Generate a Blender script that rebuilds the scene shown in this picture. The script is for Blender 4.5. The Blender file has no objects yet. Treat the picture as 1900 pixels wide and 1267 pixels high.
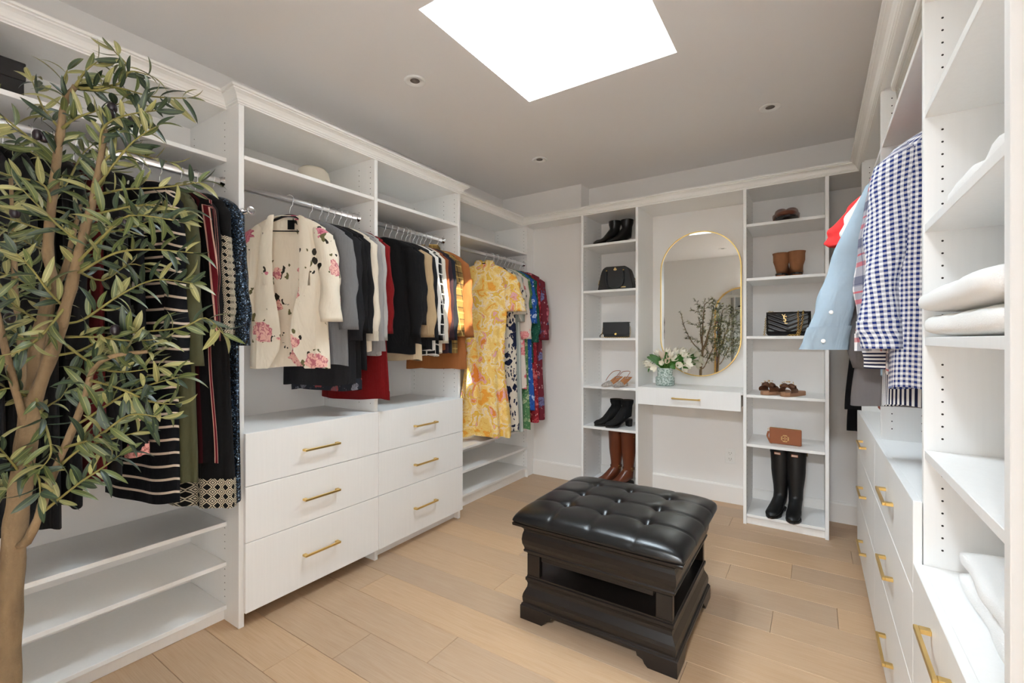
import bpy, bmesh, math, random
from mathutils import Vector, Matrix, noise as mnoise
R = math.radians
random.seed(7)
scene = bpy.context.scene
COL = scene.collection

# ---------------------------------------------------------------- camera
CAM_H, FPX, YAW, HZ = 1.31, 850.0, R(33.4), 630.0      # metres, pixels (1900 wide frame), yaw left, horizon row
cam_d = bpy.data.cameras.new('camera')
cam_d.sensor_width = 36.0
cam_d.lens = 36.0 * FPX / 1900.0
cam_d.shift_y = (HZ - 633.5) / 1900.0
cam_d.clip_start = 0.05
cam = bpy.data.objects.new('camera', cam_d)
COL.objects.link(cam)
cam.location = (0, 0, CAM_H)
cam.rotation_euler = (R(90), 0, YAW)
scene.camera = cam

# ---------------------------------------------------------------- world, sun, daylight opening, added fill lamp, exposure
world = bpy.data.worlds.new('sky')
scene.world = world
world.use_nodes = True
bg = world.node_tree.nodes['Background']
bg.inputs['Color'].default_value = (0.76, 0.885, 1.0, 1)
bg.inputs['Strength'].default_value = 40.0

SKY = (-1.43, -0.57, 1.434, 2.357)         # skylight opening in the ceiling (x0, x1, y0, y1)
CEIL = 2.74
SHAFT = 0.55
FILL_W = 155.0
GLASS = (-1.42, -0.86, 1.72, 2.345)
DOOR = (-0.57, 0.64, 2.45)                # unseen doorway sized to pass the added hall's fill light: x0, x1, height
XL, XR_, YB, YB2, YR = -2.66, 0.70, 4.04, 3.865, -0.56   # walls: left, right, back, back bulkhead, rear

def portal(name, loc, rot, sx, sy):
    l = bpy.data.lights.new(name, 'AREA'); l.shape = 'RECTANGLE'; l.size = sx; l.size_y = sy
    l.cycles.is_portal = True
    o = bpy.data.objects.new(name, l); COL.objects.link(o); o.location = loc; o.rotation_euler = rot
portal('skylight_portal', ((GLASS[0]+GLASS[1])/2, (GLASS[2]+GLASS[3])/2, CEIL+SHAFT+0.03), (0, 0, 0), GLASS[1]-GLASS[0], GLASS[3]-GLASS[2])
fill_l = bpy.data.lights.new('added_hall_fill', 'AREA'); fill_l.shape = 'DISK'; fill_l.size = 0.5; fill_l.energy = FILL_W; fill_l.color = (0.84, 0.93, 1.0)  # unseen lamp added behind the camera as soft fill, no known fixture
hall = bpy.data.objects.new('added_hall_fill', fill_l); COL.objects.link(hall); hall.location = (-0.1, -1.75, 2.60)
sun_l = bpy.data.lights.new('sun', 'SUN'); sun_l.energy = 22.0; sun_l.angle = R(0.6); sun_l.color = (1.0, 0.86, 0.66)
sun = bpy.data.objects.new('sun', sun_l); COL.objects.link(sun)
sun.rotation_euler = Vector((-1.0, 0.545, -1.55)).to_track_quat('-Z', 'Y').to_euler()

scene.view_settings.view_transform = 'Standard'
scene.view_settings.look = 'None'
scene.view_settings.gamma = 1.0
scene.view_settings.use_curve_mapping = False
scene.view_settings.exposure = 0.27
scene.cycles.max_bounces = 16
scene.cycles.diffuse_bounces = 10

# ---------------------------------------------------------------- pixel helpers (a pixel gives a direction; the plane gives the distance)
CY, SY = math.cos(YAW), math.sin(YAW)
def ray(u, v):
    k = (u-950)/FPX
    return Vector((-SY+CY*k, CY+SY*k, (HZ-v)/FPX))
def onz(u, v, z): d = ray(u, v); t = (z-CAM_H)/d.z; return Vector((0, 0, CAM_H))+d*t
def onx(u, v, x): d = ray(u, v); return Vector((0, 0, CAM_H))+d*(x/d.x)
def ony(u, v, y): d = ray(u, v); return Vector((0, 0, CAM_H))+d*(y/d.y)
def onw(u, v, w): return Vector((0, 0, CAM_H))+ray(u, v)*w

# ---------------------------------------------------------------- materials
def srgb(r, g, b):
    f = lambda c: (c/12.92 if c <= 0.04045 else ((c+0.055)/1.055)**2.4)
    return (f(r/255), f(g/255), f(b/255), 1)
class G:
    """small node graph builder"""
    def __init__(s, name, rough=0.6, metal=0.0, spec=None):
        s.mat = bpy.data.materials.new(name); s.mat.use_nodes = True
        s.nt = s.mat.node_tree; s.b = s.nt.nodes['Principled BSDF']
        s.b.inputs['Roughness'].default_value = rough; s.b.inputs['Metallic'].default_value = metal
        if spec is not None: s.b.inputs['Specular IOR Level'].default_value = spec
        s.tc = None
    def put(s, sock, val):
        if hasattr(val, 'is_output') or isinstance(val, bpy.types.NodeSocket): s.nt.links.new(val, sock)
        else:
            try: sock.default_value = val
            except Exception:
                sock.default_value = (val[0], val[1], val[2]) if hasattr(val, '__len__') else (val,)*3
    def n(s, typ, ins=None, **attrs):
        nd = s.nt.nodes.new('ShaderNode'+typ)
        for k, v in attrs.items(): setattr(nd, k, v)
        for k, v in (ins or {}).items(): s.put(nd.inputs[k], v)
        return nd
    def coord(s, which='Object'):
        if s.tc is None: s.tc = s.nt.nodes.new('ShaderNodeTexCoord')
        return s.tc.outputs[which]
    def m(s, op, a, b=0.0, c=0.0): return s.n('Math', {0: a, 1: b, 2: c}, operation=op).outputs[0]
    def mix(s, f, a, b):
        nd = s.n('Mix', data_type='RGBA'); s.put(nd.inputs[0], f); s.put(nd.inputs[6], a); s.put(nd.inputs[7], b); return nd.outputs[2]
    def noise(s, scale, vec=None, detail=3.0, dist=0.0):
        return s.n('TexNoise', {'Vector': vec or s.coord(), 'Scale': scale, 'Detail': detail, 'Distortion': dist})
    def voro(s, scale, vec=None, feature='F1'):
        return s.n('TexVoronoi', {'Vector': vec or s.coord(), 'Scale': scale}, feature=feature)
    def lt(s, a, b): return s.m('LESS_THAN', a, b)
    def scalev(s, vec, sc):
        return s.n('VectorMath', {0: vec, 1: sc}, operation='MULTIPLY').outputs[0]
    def warp(s, amt, nscale, vec=None):
        vec = vec or s.coord()
        nz = s.noise(nscale, vec).outputs['Color']
        sub = s.n('VectorMath', {0: nz, 1: (0.5, 0.5, 0.5)}, operation='SUBTRACT').outputs[0]
        sc = s.n('VectorMath', {0: sub, 'Scale': amt}, operation='SCALE').outputs[0]
        return s.n('VectorMath', {0: vec, 1: sc}, operation='ADD').outputs[0]
    def uv(s):
        sp = s.n('SeparateXYZ', {0: s.coord('UV')}); return sp.outputs[0], sp.outputs[1]
    def color(s, c): s.put(s.b.inputs['Base Color'], c)
    def bump(s, h, strength=0.3, dist=0.002):
        nd = s.n('Bump', {'Strength': strength, 'Distance': dist, 'Height': h}); s.nt.links.new(nd.outputs[0], s.b.inputs['Normal'])
    def sheen(s, w=0.25):
        s.b.inputs['Sheen Weight'].default_value = w; s.b.inputs['Sheen Roughness'].default_value = 0.5

def plain(name, c, rough=0.5, metal=0.0, bump=0.0, bscale=200.0, var=0.0, vscale=6.0, spec=None, coat=0.0):
    g = G(name, rough, metal, spec); col = srgb(*c)
    if var:
        nz = g.noise(vscale).outputs['Fac']
        d = tuple(x*(1-var) for x in col[:3])+(1,); l = tuple(min(1, x*(1+var)) for x in col[:3])+(1,)
        g.color(g.mix(nz, d, l))
    else: g.color(col)
    if bump: g.bump(g.noise(bscale, detail=2).outputs['Fac'], bump, 0.002)
    if coat: g.b.inputs['Coat Weight'].default_value = coat; g.b.inputs['Coat Roughness'].default_value = 0.15
    return g.mat

M = {}
M['wall'] = plain('wall_paint', (240, 238, 236), 0.75, bump=0.05, bscale=500)
M['ceiling'] = plain('ceiling_paint', (238, 236, 235), 0.9)
M['shaft'] = plain('skylight_shaft_paint', (240, 238, 234), 0.8)
M['trim'] = plain('trim_paint', (243, 240, 236), 0.4)
def melamine():
    g = G('white_melamine', 0.42)
    st = g.noise(90.0, g.scalev(g.coord(), (1, 1, 0.04)), 3).outputs['Fac']
    g.color(g.mix(st, srgb(239, 239, 238), srgb(245, 245, 244)))
    g.bump(st, 0.04, 0.001)
    return g.mat
M['cab'] = melamine()
M['crown'] = plain('crown_lacquer', (244, 243, 240), 0.35)
M['hole'] = plain('peg_hole', (45, 40, 36), 0.9)
M['brass'] = plain('brushed_brass', (224, 192, 124), 0.34, 1.0)
M['gold'] = plain('polished_gold', (222, 184, 110), 0.2, 1.0)
M['chrome'] = plain('chrome', (225, 225, 228), 0.12, 1.0)
M['rod'] = plain('satin_chrome', (236, 236, 238), 0.32, 1.0)
M['emblem'] = plain('pale_gold_plate', (230, 200, 136), 0.35, 0.35)
M['velvet'] = plain('black_velvet', (16, 15, 16), 0.9)
M['plastic_white'] = plain('white_plastic', (240, 240, 238), 0.35)
def oak():
    g = G('pale_oak', 0.42)
    rnd = g.n('ObjectInfo').outputs['Random']
    off = g.n('CombineXYZ', {0: g.m('MULTIPLY', rnd, 37.0), 1: g.m('MULTIPLY', rnd, 91.0), 2: 0.0}).outputs[0]
    v = g.n('VectorMath', {0: g.coord(), 1: off}, operation='ADD').outputs[0]
    grain = g.noise(14.0, g.scalev(v, (0.22, 3.2, 1)), 6, 1.6).outputs['Fac']
    fine = g.noise(60.0, g.scalev(v, (0.12, 4.0, 1)), 4).outputs['Fac']
    broad = g.noise(2.2, v, 2).outputs['Fac']
    light, mid, dark = srgb(208, 181, 153), srgb(191, 160, 128), srgb(158, 124, 92)
    c = g.mix(g.m('SMOOTH_MIN', g.m('MULTIPLY', grain, 1.25), 1.0, 0.2), light, mid)
    c = g.mix(g.m('MULTIPLY', g.m('POWER', fine, 2.2), 0.8), c, dark)
    c = g.mix(g.m('MULTIPLY', broad, 0.35), c, mid)
    tone = g.n('HueSaturation', {'Hue': 0.5, 'Saturation': g.m('ADD', 0.95, g.m('MULTIPLY', rnd, 0.14)), 'Value': g.m('ADD', 0.86, g.m('MULTIPLY', rnd, 0.2)), 'Fac': 1.0, 'Color': c}).outputs[0]
    kn = g.voro(3.1, g.scalev(v, (1, 2.2, 1)))
    knot = g.m('MULTIPLY', g.lt(kn.outputs['Distance'], 0.035), g.lt(g.n('SeparateColor', {0: kn.outputs['Color']}).outputs[0], 0.35))
    g.color(g.mix(knot, tone, srgb(96, 66, 42)))
    g.bump(fine, 0.06, 0.001)
    return g.mat
M['oak'] = oak()
M['underlay'] = plain('floor_underlay', (84, 62, 44), 0.9)
M['mirror'] = plain('mirror_silver', (238, 240, 238), 0.015, 1.0)
def glass_pane():
    g = G('skylight_glass', 0.05)
    tr = g.n('BsdfTransparent'); tr.inputs[0].default_value = (0.98, 0.99, 0.99, 1)
    gl = g.n('BsdfGlossy'); gl.inputs['Roughness'].default_value = 0.03
    mx = g.n('MixShader', {0: 0.05}); g.nt.links.new(tr.outputs[0], mx.inputs[1]); g.nt.links.new(gl.outputs[0], mx.inputs[2])
    g.nt.links.new(mx.outputs[0], g.nt.nodes['Material Output'].inputs[0])
    return g.mat
M['pane'] = glass_pane()

# ---------------------------------------------------------------- object helpers
OFF = {}
def _off(p): return OFF.get(p.name, Vector((0, 0, 0))) if p else Vector((0, 0, 0))
def tag(o, label=None, cat=None, group=None, kind=None):
    if label: o['label'] = label
    if cat: o['category'] = cat
    if group: o['group'] = group
    if kind: o['kind'] = kind
    return o
def thing(name, label, cat, loc=(0, 0, 0), rotz=0.0, group=None, local=False, rot=None):
    """an Empty at the thing's base; with local=False its parts are given in world coordinates"""
    o = bpy.data.objects.new(name, None); COL.objects.link(o); o.empty_display_size = 0.05
    o.location = loc; o.rotation_euler = rot if rot else (0, 0, rotz)
    OFF[o.name] = Vector((0, 0, 0)) if local else Vector(loc)
    return tag(o, label, cat, group)
def link(name, me, mat, parent=None):
    if mat is not None: me.materials.append(mat)
    o = bpy.data.objects.new(name, me); COL.objects.link(o)
    if parent: o.parent = parent; OFF[o.name] = _off(parent)
    return o
def mk(name, V, F, mat, parent=None, smooth=False, uv=None):
    off = _off(parent)
    me = bpy.data.meshes.new(name)
    me.from_pydata([tuple(Vector(v)-off) for v in V], [], F)
    if uv:
        lay = me.uv_layers.new(name='UVMap')
        for p in me.polygons:
            for li, vi in zip(p.loop_indices, p.vertices): lay.data[li].uv = uv[vi]
    if smooth: me.polygons.foreach_set('use_smooth', [True]*len(me.polygons))
    me.update()
    return link(name, me, mat, parent)
def from_bm(name, bm, mat, parent=None, smooth=False):
    off = _off(parent)
    for v in bm.verts: v.co -= off
    me = bpy.data.meshes.new(name); bm.to_mesh(me); bm.free()
    if smooth: me.polygons.foreach_set('use_smooth', [True]*len(me.polygons))
    return link(name, me, mat, parent)
def bm_box(bm, x0, x1, y0, y1, z0, z1, bev=0.0, seg=1):
    r = bmesh.ops.create_cube(bm, size=1.0); vs = r['verts']
    for v in vs: v.co = Vector((x0+(v.co.x+.5)*(x1-x0), y0+(v.co.y+.5)*(y1-y0), z0+(v.co.z+.5)*(z1-z0)))
    if bev:
        es = list({e for v in vs for e in v.link_edges})
        bmesh.ops.bevel(bm, geom=es, offset=bev, segments=seg, affect='EDGES', profile=0.5)
def box(name, x0, x1, y0, y1, z0, z1, mat, parent=None, bev=0.0012, seg=1):
    bm = bmesh.new(); bm_box(bm, x0, x1, y0, y1, z0, z1, bev, seg); return from_bm(name, bm, mat, parent)
def grid_faces(nr, nc, closed, flip=False):
    F = []
    for r in range(nr-1):
        for c in range(nc if closed else nc-1):
            c2 = (c+1) % nc
            f = (r*nc+c, r*nc+c2, (r+1)*nc+c2, (r+1)*nc+c)
            F.append(f[::-1] if flip else f)
    return F
def lathe(name, prof, mat, parent=None, n=28, centre=(0, 0, 0), sx=1.0, sy=1.0, cap=True, smooth=True):
    V = []; cx, cy, cz = centre
    for r, z in prof:
        for k in range(n):
            a = 2*math.pi*k/n; V.append((cx+r*sx*math.cos(a), cy+r*sy*math.sin(a), cz+z))
    F = grid_faces(len(prof), n, True)
    if cap: F.append(tuple(range(n))[::-1]); F.append(tuple((len(prof)-1)*n+k for k in range(n)))
    return mk(name, V, F, mat, parent, smooth)
def frames(P):
    """tangent, side, up along a polyline"""
    P = [Vector(p) for p in P]; out = []; up = None
    for i in range(len(P)):
        t = (P[min(i+1, len(P)-1)]-P[max(i-1, 0)])
        t = t.normalized() if t.length > 1e-9 else Vector((0, 0, 1))
        if up is None:
            a = Vector((0, 0, 1)) if abs(t.z) < 0.9 else Vector((0, 1, 0))
            s = t.cross(a).normalized(); up = s.cross(t).normalized()
        else:
            up = (up-t*up.dot(t)).normalized(); s = t.cross(up).normalized()
        out.append((P[i], t, s, up))
    return out
def tube_geo(P, rad, n=8, closed=False):
    fr = frames(P); V = []
    for i, (p, t, s, u) in enumerate(fr):
        r = rad[i] if hasattr(rad, '__len__') else rad
        for k in range(n):
            a = 2*math.pi*k/n; V.append(p+s*(r*math.cos(a))+u*(r*math.sin(a)))
    F = grid_faces(len(fr), n, True)
    if closed:
        b = (len(fr)-1)*n
        F += [(b+k, b+(k+1) % n, (k+1) % n, k) for k in range(n)]
    else:
        F.append(tuple(range(n))[::-1]); F.append(tuple((len(fr)-1)*n+k for k in range(n)))
    return V, F
def tube(name, P, rad, mat, parent=None, n=8, closed=False):
    V, F = tube_geo(P, rad, n, closed); return mk(name, V, F, mat, parent, True)
class Acc:
    def __init__(s): s.V = []; s.F = []
    def add(s, V, F):
        b = len(s.V); s.V += [Vector(v) for v in V]; s.F += [tuple(b+i for i in f) for f in F]
    def build(s, name, mat, parent=None, smooth=True): return mk(name, s.V, s.F, mat, parent, smooth)
def catmull(P, n=6):
    P = [Vector(p) for p in P]; out = []
    for i in range(len(P)-1):
        a, b, c, d = P[max(i-1, 0)], P[i], P[i+1], P[min(i+2, len(P)-1)]
        for k in range(n):
            t = k/n
            out.append(0.5*((2*b)+(c-a)*t+(2*a-5*b+4*c-d)*t*t+(3*b-a-3*c+d)*t**3))
    out.append(P[-1]); return out
def interp(tab, x):
    """piecewise-linear table lookup with smooth ends"""
    if x <= tab[0][0]: return tab[0][1]
    for (x0, y0), (x1, y1) in zip(tab, tab[1:]):
        if x <= x1:
            t = (x-x0)/(x1-x0); t = t*t*(3-2*t); return y0+(y1-y0)*t
    return tab[-1][1]
def copy_tree(o, parent=None):
    c = o.copy(); COL.objects.link(c); c.parent = parent; OFF[c.name] = _off(o)
    for ch in list(o.children): copy_tree(ch, c)
    return c
def extrude_poly(name, pts, axis, d0, d1, mat, parent=None, bev=0.0):
    """closed 2-D outline extruded along x, y or z"""
    n = len(pts)
    def P(a, b, d): return {'x': (d, a, b), 'y': (a, d, b), 'z': (a, b, d)}[axis]
    V = [P(a, b, d0) for a, b in pts]+[P(a, b, d1) for a, b in pts]
    F = [tuple(range(n)), tuple(range(2*n-1, n-1, -1))]+[(k, n+k, n+(k+1) % n, (k+1) % n) for k in range(n)]
    bm = bmesh.new(); vs = [bm.verts.new(v) for v in V]
    for f in F: bm.faces.new([vs[i] for i in f])
    bmesh.ops.recalc_face_normals(bm, faces=bm.faces)
    if bev:
        es = [e for e in bm.edges if len(e.link_faces) == 2 and e.calc_face_angle(0) > 0.9]
        bmesh.ops.bevel(bm, geom=es, offset=bev, segments=2, affect='EDGES', profile=0.5)
    return from_bm(name, bm, mat, parent)

# ================================================================ THE ROOM
# floor: underlay slab with every oak plank a piece of its own
fl = box('floor', XL, XR_, YR, YB, -0.03, -0.014, M['underlay'], None, 0)
tag(fl, 'pale oak plank floor with wide boards running between the closet walls', kind='structure')
PW, Y0 = 0.197, 0.769
joints = {2: [-1.65], 3: [-1.31], 4: [-1.99, 0.15], 6: [-1.40], 7: [-0.80, 0.62], 8: [-0.165], 9: [0.093], 10: [-0.405], 11: [-0.105], 12: [-1.25], 13: [0.19], 14: [-0.50], 15: [-1.1, -0.153]}
row = -7
while Y0+row*PW < YB:
    ya, yb = max(Y0+(row-0)*PW, YR), min(Y0+(row+1)*PW, YB)
    rr = random.Random(row*13+5)
    js = joints.get(row, [])
    if not js: js = [XL+rr.uniform(0.5, 2.4)]
    xs = [XL]+sorted(js)+[XR_]
    full = [xs[0]]
    for a, b in zip(xs, xs[1:]):
        if b-a > 2.25: full.append(a+(b-a)*0.5+rr.uniform(-.2, .2))
        full.append(b)
    if yb-ya > 0.01:
        for a, b in zip(full, full[1:]):
            bm = bmesh.new(); bm_box(bm, -(b-a)/2+0.0006, (b-a)/2-0.0006, -(yb-ya)/2+0.0006, (yb-ya)/2-0.0006, -0.014, 0, 0.0012)
            p = from_bm('plank', bm, M['oak'], None); p.parent = fl; p.location = ((a+b)/2, (ya+yb)/2, 0)
    row += 1

def struct(name, label, x0, x1, y0, y1, z0, z1, mat): return tag(box(name, x0, x1, y0, y1, z0, z1, mat, None, 0), label, kind='structure')
T = 0.12
struct('wall_left', 'plain off-white wall behind the hanging rails', XL-T, XL, YR-T, YB+T, -0.03, CEIL+0.1, M['wall'])
struct('wall_right', 'plain off-white wall behind the right-hand cabinets', XR_, XR_+T, YR-T, YB+T, -0.03, CEIL+0.1, M['wall'])
# back wall with the shallow bulkhead in its corner: one L-shaped solid
pts = [(XL, YB2), (-1.787, YB2), (-1.787, YB), (XR_, YB), (XR_, YB+T), (XL, YB+T)]
wb = extrude_poly('wall_back', pts, 'z', -0.03, CEIL+0.1, M['wall']); tag(wb, 'plain off-white back wall with a shallow projecting bay', kind='structure')
pts = [(XL, -0.03), (DOOR[0], -0.03), (DOOR[0], DOOR[2]), (DOOR[1], DOOR[2]), (DOOR[1], -0.03), (XR_, -0.03), (XR_, CEIL+0.1), (XL, CEIL+0.1)]
wr = extrude_poly('wall_rear', pts, 'y', YR-T, YR, M['wall']); tag(wr, 'plain wall with an added unseen doorway behind the olive tree', kind='structure')
dl = thing('door_added_shade', None, None, (DOOR[1]-.01, YR+.03, 0), R(-58), None, True); tag(dl, 'added white door, unseen, standing open to shade the towel cabinet', kind='structure')  # added out of view to keep hall light off the cabinet end panel
box('shade_leaf', -.95, 0, 0, .04, .01, DOOR[2]-.02, M['trim'], dl, .002)
tube('door_handle', [(-.89, .04, 1.0), (-.89, .075, 1.0), (-.87, .085, 1.0), (-.78, .085, 1.0)], .009, M['brass'], dl, 8)
# unseen hall, invented to hold the fill lamp and bounce its light
HX0, HX1, HY0, HY1 = -1.5, 1.3, -2.8, YR-T
struct('wall_added_hall_left', 'added unseen hall wall beyond the doorway', HX0-T, HX0, HY0, HY1, -0.03, CEIL, M['wall'])
struct('wall_added_hall_right', 'added unseen hall wall beyond the doorway, closet side', HX1, HX1+T, HY0, HY1, -0.03, CEIL, M['wall'])
struct('wall_added_hall_far', 'far wall of the added hall, facing the doorway', HX0-T, HX1+T, HY0-T, HY0, -0.03, CEIL, M['wall'])
struct('wall_added_hall_near', 'added hall side stub beside the closet doorway', XR_, HX1+T, HY1, HY1+T, -0.03, CEIL, M['wall'])
struct('floor_added_hall', 'pale floor of the added hall beyond the doorway', HX0-T, HX1+T, HY0-T, HY1, -0.03, 0, M['oak'])
struct('ceiling_added_hall', 'ceiling of the added hall beyond the doorway', HX0-T, HX1+T, HY0-T, HY1, CEIL-.1, CEIL, M['ceiling'])
def plate_hole(name, X0, X1, Y0_, Y1, hx0, hx1, hy0, hy1, z0, z1, mat):
    V = []
    for z in (z0, z1):
        V += [(X0, Y0_, z), (X1, Y0_, z), (X1, Y1, z), (X0, Y1, z), (hx0, hy0, z), (hx1, hy0, z), (hx1, hy1, z), (hx0, hy1, z)]
    F = []
    for b, fl_ in ((0, True), (8, False)):
        for k in range(4):
            f = (b+k, b+(k+1) % 4, b+4+(k+1) % 4, b+4+k); F.append(f[::-1] if fl_ else f)
    for k in range(4):
        F.append((k, (k+1) % 4, 8+(k+1) % 4, 8+k)); F.append((4+k, 12+k, 12+(k+1) % 4, 4+(k+1) % 4))
    return mk(name, V, F, mat)
ce = plate_hole('ceiling', XL-T, XR_+T, YR-T, YB+T, *SKY, CEIL, CEIL+0.06, M['ceiling'])
tag(ce, 'smooth painted ceiling with a square skylight opening', kind='structure')
# flared skylight shaft and its glazing
V = []
for (x0, x1, y0, y1), z, g_ in ((SKY, CEIL+0.0, 0), (GLASS, CEIL+SHAFT, 0), (GLASS, CEIL+SHAFT, .12), (SKY, CEIL+0.0, .12)):
    V += [(x0-g_, y0-g_, z), (x1+g_, y0-g_, z), (x1+g_, y1+g_, z), (x0-g_, y1+g_, z)]
V = [v if i < 12 else (v[0], v[1], CEIL+0.06) for i, v in enumerate(V)]
F = []
for r in range(3): F += [(r*4+k, r*4+(k+1) % 4, r*4+4+(k+1) % 4, r*4+4+k) for k in range(4)]
sh = mk('skylight_shaft', V, F, M['shaft']); tag(sh, 'white flared light shaft rising to the skylight', kind='structure')
wd = box('window_1', GLASS[0]-.05, GLASS[1]+.05, GLASS[2]-.05, GLASS[3]+.05, CEIL+SHAFT+.006, CEIL+SHAFT+.012, M['pane'], None, 0)
tag(wd, 'skylight glazing at the top of the light shaft', kind='structure')

# baseboards
def baseboard(name, x0, x1, y, label):
    prof = [(0, 0), (-.016, 0), (-.016, .132), (-.011, .142), (-.004, .146), (0, .146)]
    V = [(x0, y+a, b) for a, b in prof]+[(x1, y+a, b) for a, b in prof]; n = len(prof)
    F = [(k, n+k, n+(k+1) % n, (k+1) % n) for k in range(n)]+[tuple(range(n)), tuple(range(2*n-1, n-1, -1))]
    return tag(mk(name, V, F, M['trim']), label, kind='structure')
baseboard('baseboard_back_corner', -2.62, -1.70, YB2, 'white baseboard along the projecting bay')
baseboard('baseboard_back', -1.66, 0.70, YB, 'white baseboard along the back wall')
baseboard('baseboard_rear', XL, -1.46, YR+.016, 'white baseboard along the wall with the arched mirror')

# recessed pot lights, switched off
for u, v, lab in ((770, 150, 'white recessed ceiling downlight near the drawer cabinet and skylight'), (1001, 296, 'white recessed ceiling downlight near the corner bay'), (1429, 199, 'white recessed ceiling downlight above the rain boots shelf tower')):
    p = onz(u, v, CEIL)
    t = thing('downlight', lab, 'ceiling light', p, group='recessed downlights')
    lathe('trim_ring', [(.048, 0), (.060, 0), (.060, -.004), (.052, -.007), (.046, -.006), (.030, .0), (.024, .012)], M['plastic_white'], t, 32, p, cap=False)
    lathe('lens', [(.026, -.001), (.022, .003), (.012, .004), (.002, .0045)], plain('lamp_lens', (120, 108, 100), 0.25) if 'lens' not in M else M['lens'], t, 24, p)
p = Vector((-1.20, 0.2, CEIL))
t = thing('downlight', 'white recessed ceiling downlight reflected in the oval mirror', 'ceiling light', p, group='recessed downlights')
lathe('trim_ring', [(.048, 0), (.060, 0), (.060, -.004), (.052, -.007), (.046, -.006), (.030, .0), (.024, .012)], M['plastic_white'], t, 32, p, cap=False)
lathe('lens', [(.026, -.001), (.022, .003), (.012, .004), (.002, .0045)], plain('lamp_lens', (120, 108, 100), 0.25), t, 24, p)
# ================================================================ BUILT-IN CABINETS
TP = 0.021            # board thickness
ZT = 2.385            # underside of the top boards
CROWN = [(-.010, 2.377), (.004, 2.377), (.004, 2.382), (.010, 2.385), (.010, 2.391), (.014, 2.394), (.017, 2.403), (.025, 2.414), (.036, 2.421), (.041, 2.423), (.041, 2.428), (.050, 2.430), (.050, 2.440), (-.010, 2.440)]
def crown(parent, p0, p1, nrm, m0=0.0, m1=0.0):
    """moulding from p0 to p1, nrm = outward direction, m = mitre (+1 outside corner, -1 inside corner)"""
    p0, p1, nrm = Vector(p0), Vector(p1), Vector(nrm); t = (p1-p0).normalized()
    V = []
    for e, m, s in ((p0, m0, -1), (p1, m1, 1)):
        for d, z in CROWN:
            q = e+nrm*d+t*(s*m*d); V.append((q.x, q.y, z))
    n = len(CROWN)
    F = [(k, (k+1) % n, n+(k+1) % n, n+k) for k in range(n)]+[tuple(range(n))[::-1], tuple(range(n, 2*n))]
    bm = bmesh.new(); vs = [bm.verts.new(v) for v in V]
    for f in F: bm.faces.new([vs[i] for i in f])
    bmesh.ops.recalc_face_normals(bm, faces=bm.faces)
    return from_bm('crown_moulding', bm, M['crown'], parent)
def holes(parent, axis, face, cols, z0, z1, sgn, skip=()):
    """peg holes as shallow dark discs on one face of a side panel (32 mm pitch)"""
    A = Acc(); r = 0.0027
    for c in cols:
        z = z0
        while z < z1:
            if not any(abs(z-s) < 0.03 for s in skip):
                P = []
                for d in (0.0, 0.0005):
                    for k in range(6):
                        a = math.pi*k/3; q = face+sgn*d
                        P.append((c+r*math.cos(a), q, z+r*math.sin(a)) if axis == 'y' else (q, c+r*math.cos(a), z+r*math.sin(a)))
                A.add(P, [tuple(range(6, 12))]+[(k, (k+1) % 6, 6+(k+1) % 6, 6+k) for k in range(6)])
            z += 0.032
    o = A.build('peg_holes', M['hole'], parent, False); o['kind'] = 'stuff'
    return o
def handle(parent, c, along, out, length=0.205, proj=0.030, w=0.011):
    """square brass bar pull: bar on two feet"""
    c, along, out = Vector(c), Vector(along), Vector(out); up = Vector((0, 0, 1))
    A = Acc()
    def blk(o0, o1, a0, a1, z0, z1):
        V = [c+out*o+along*a+up*z for o in (o0, o1) for a in (a0, a1) for z in (z0, z1)]
        A.add(V, [(0, 1, 3, 2), (4, 6, 7, 5), (0, 4, 5, 1), (2, 3, 7, 6), (0, 2, 6, 4), (1, 5, 7, 3)])
    h = length/2
    blk(proj-w*.8, proj, -h, h, -w/2, w/2)
    for s in (-1, 1):
        a = s*(h-.009); blk(0, proj-w*.8, a-.009, a+.009, -w/2, w/2)
    bm = bmesh.new(); vs = [bm.verts.new(v) for v in A.V]
    for f in A.F: bm.faces.new([vs[i] for i in f])
    bmesh.ops.recalc_face_normals(bm, faces=bm.faces)
    bmesh.ops.bevel(bm, geom=list(bm.edges), offset=.0012, segments=1, affect='EDGES')
    o = from_bm('handle', bm, M['brass'], parent); o['label'] = 'brushed brass bar pull'
    return o
RODZ = 2.05
def rod(parent, x, y0, y1, z=RODZ):
    V = []; n = 20
    for y in (y0, y1):
        for k in range(n):
            a = 2*math.pi*k/n; V.append((x+.0075*math.cos(a), y, z+.015*math.sin(a)))
    F = grid_faces(2, n, True)+[tuple(range(n)), tuple(range(2*n-1, n-1, -1))]
    r = mk('hanging_rod', V, F, M['rod'], parent, True); r['label'] = 'chrome oval hanging rod'
    for y, s in ((y0, 1), (y1, -1)):
        lathe_y('rod_bracket', [(.024, 0), (.024, .004), (.018, .006), (.018, .014)], (x, y, z), s, M['chrome'], r)
def lathe_y(name, prof, c, s, mat, parent):
    V = []; n = 16
    for rr, d in prof:
        for k in range(n):
            a = 2*math.pi*k/n; V.append((c[0]+rr*math.cos(a), c[1]+s*d, c[2]+rr*math.sin(a)))
    F = grid_faces(len(prof), n, True)+[tuple(range(n)), tuple((len(prof)-1)*n+k for k in range(n))]
    return mk(name, V, F, mat, parent, True)

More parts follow.
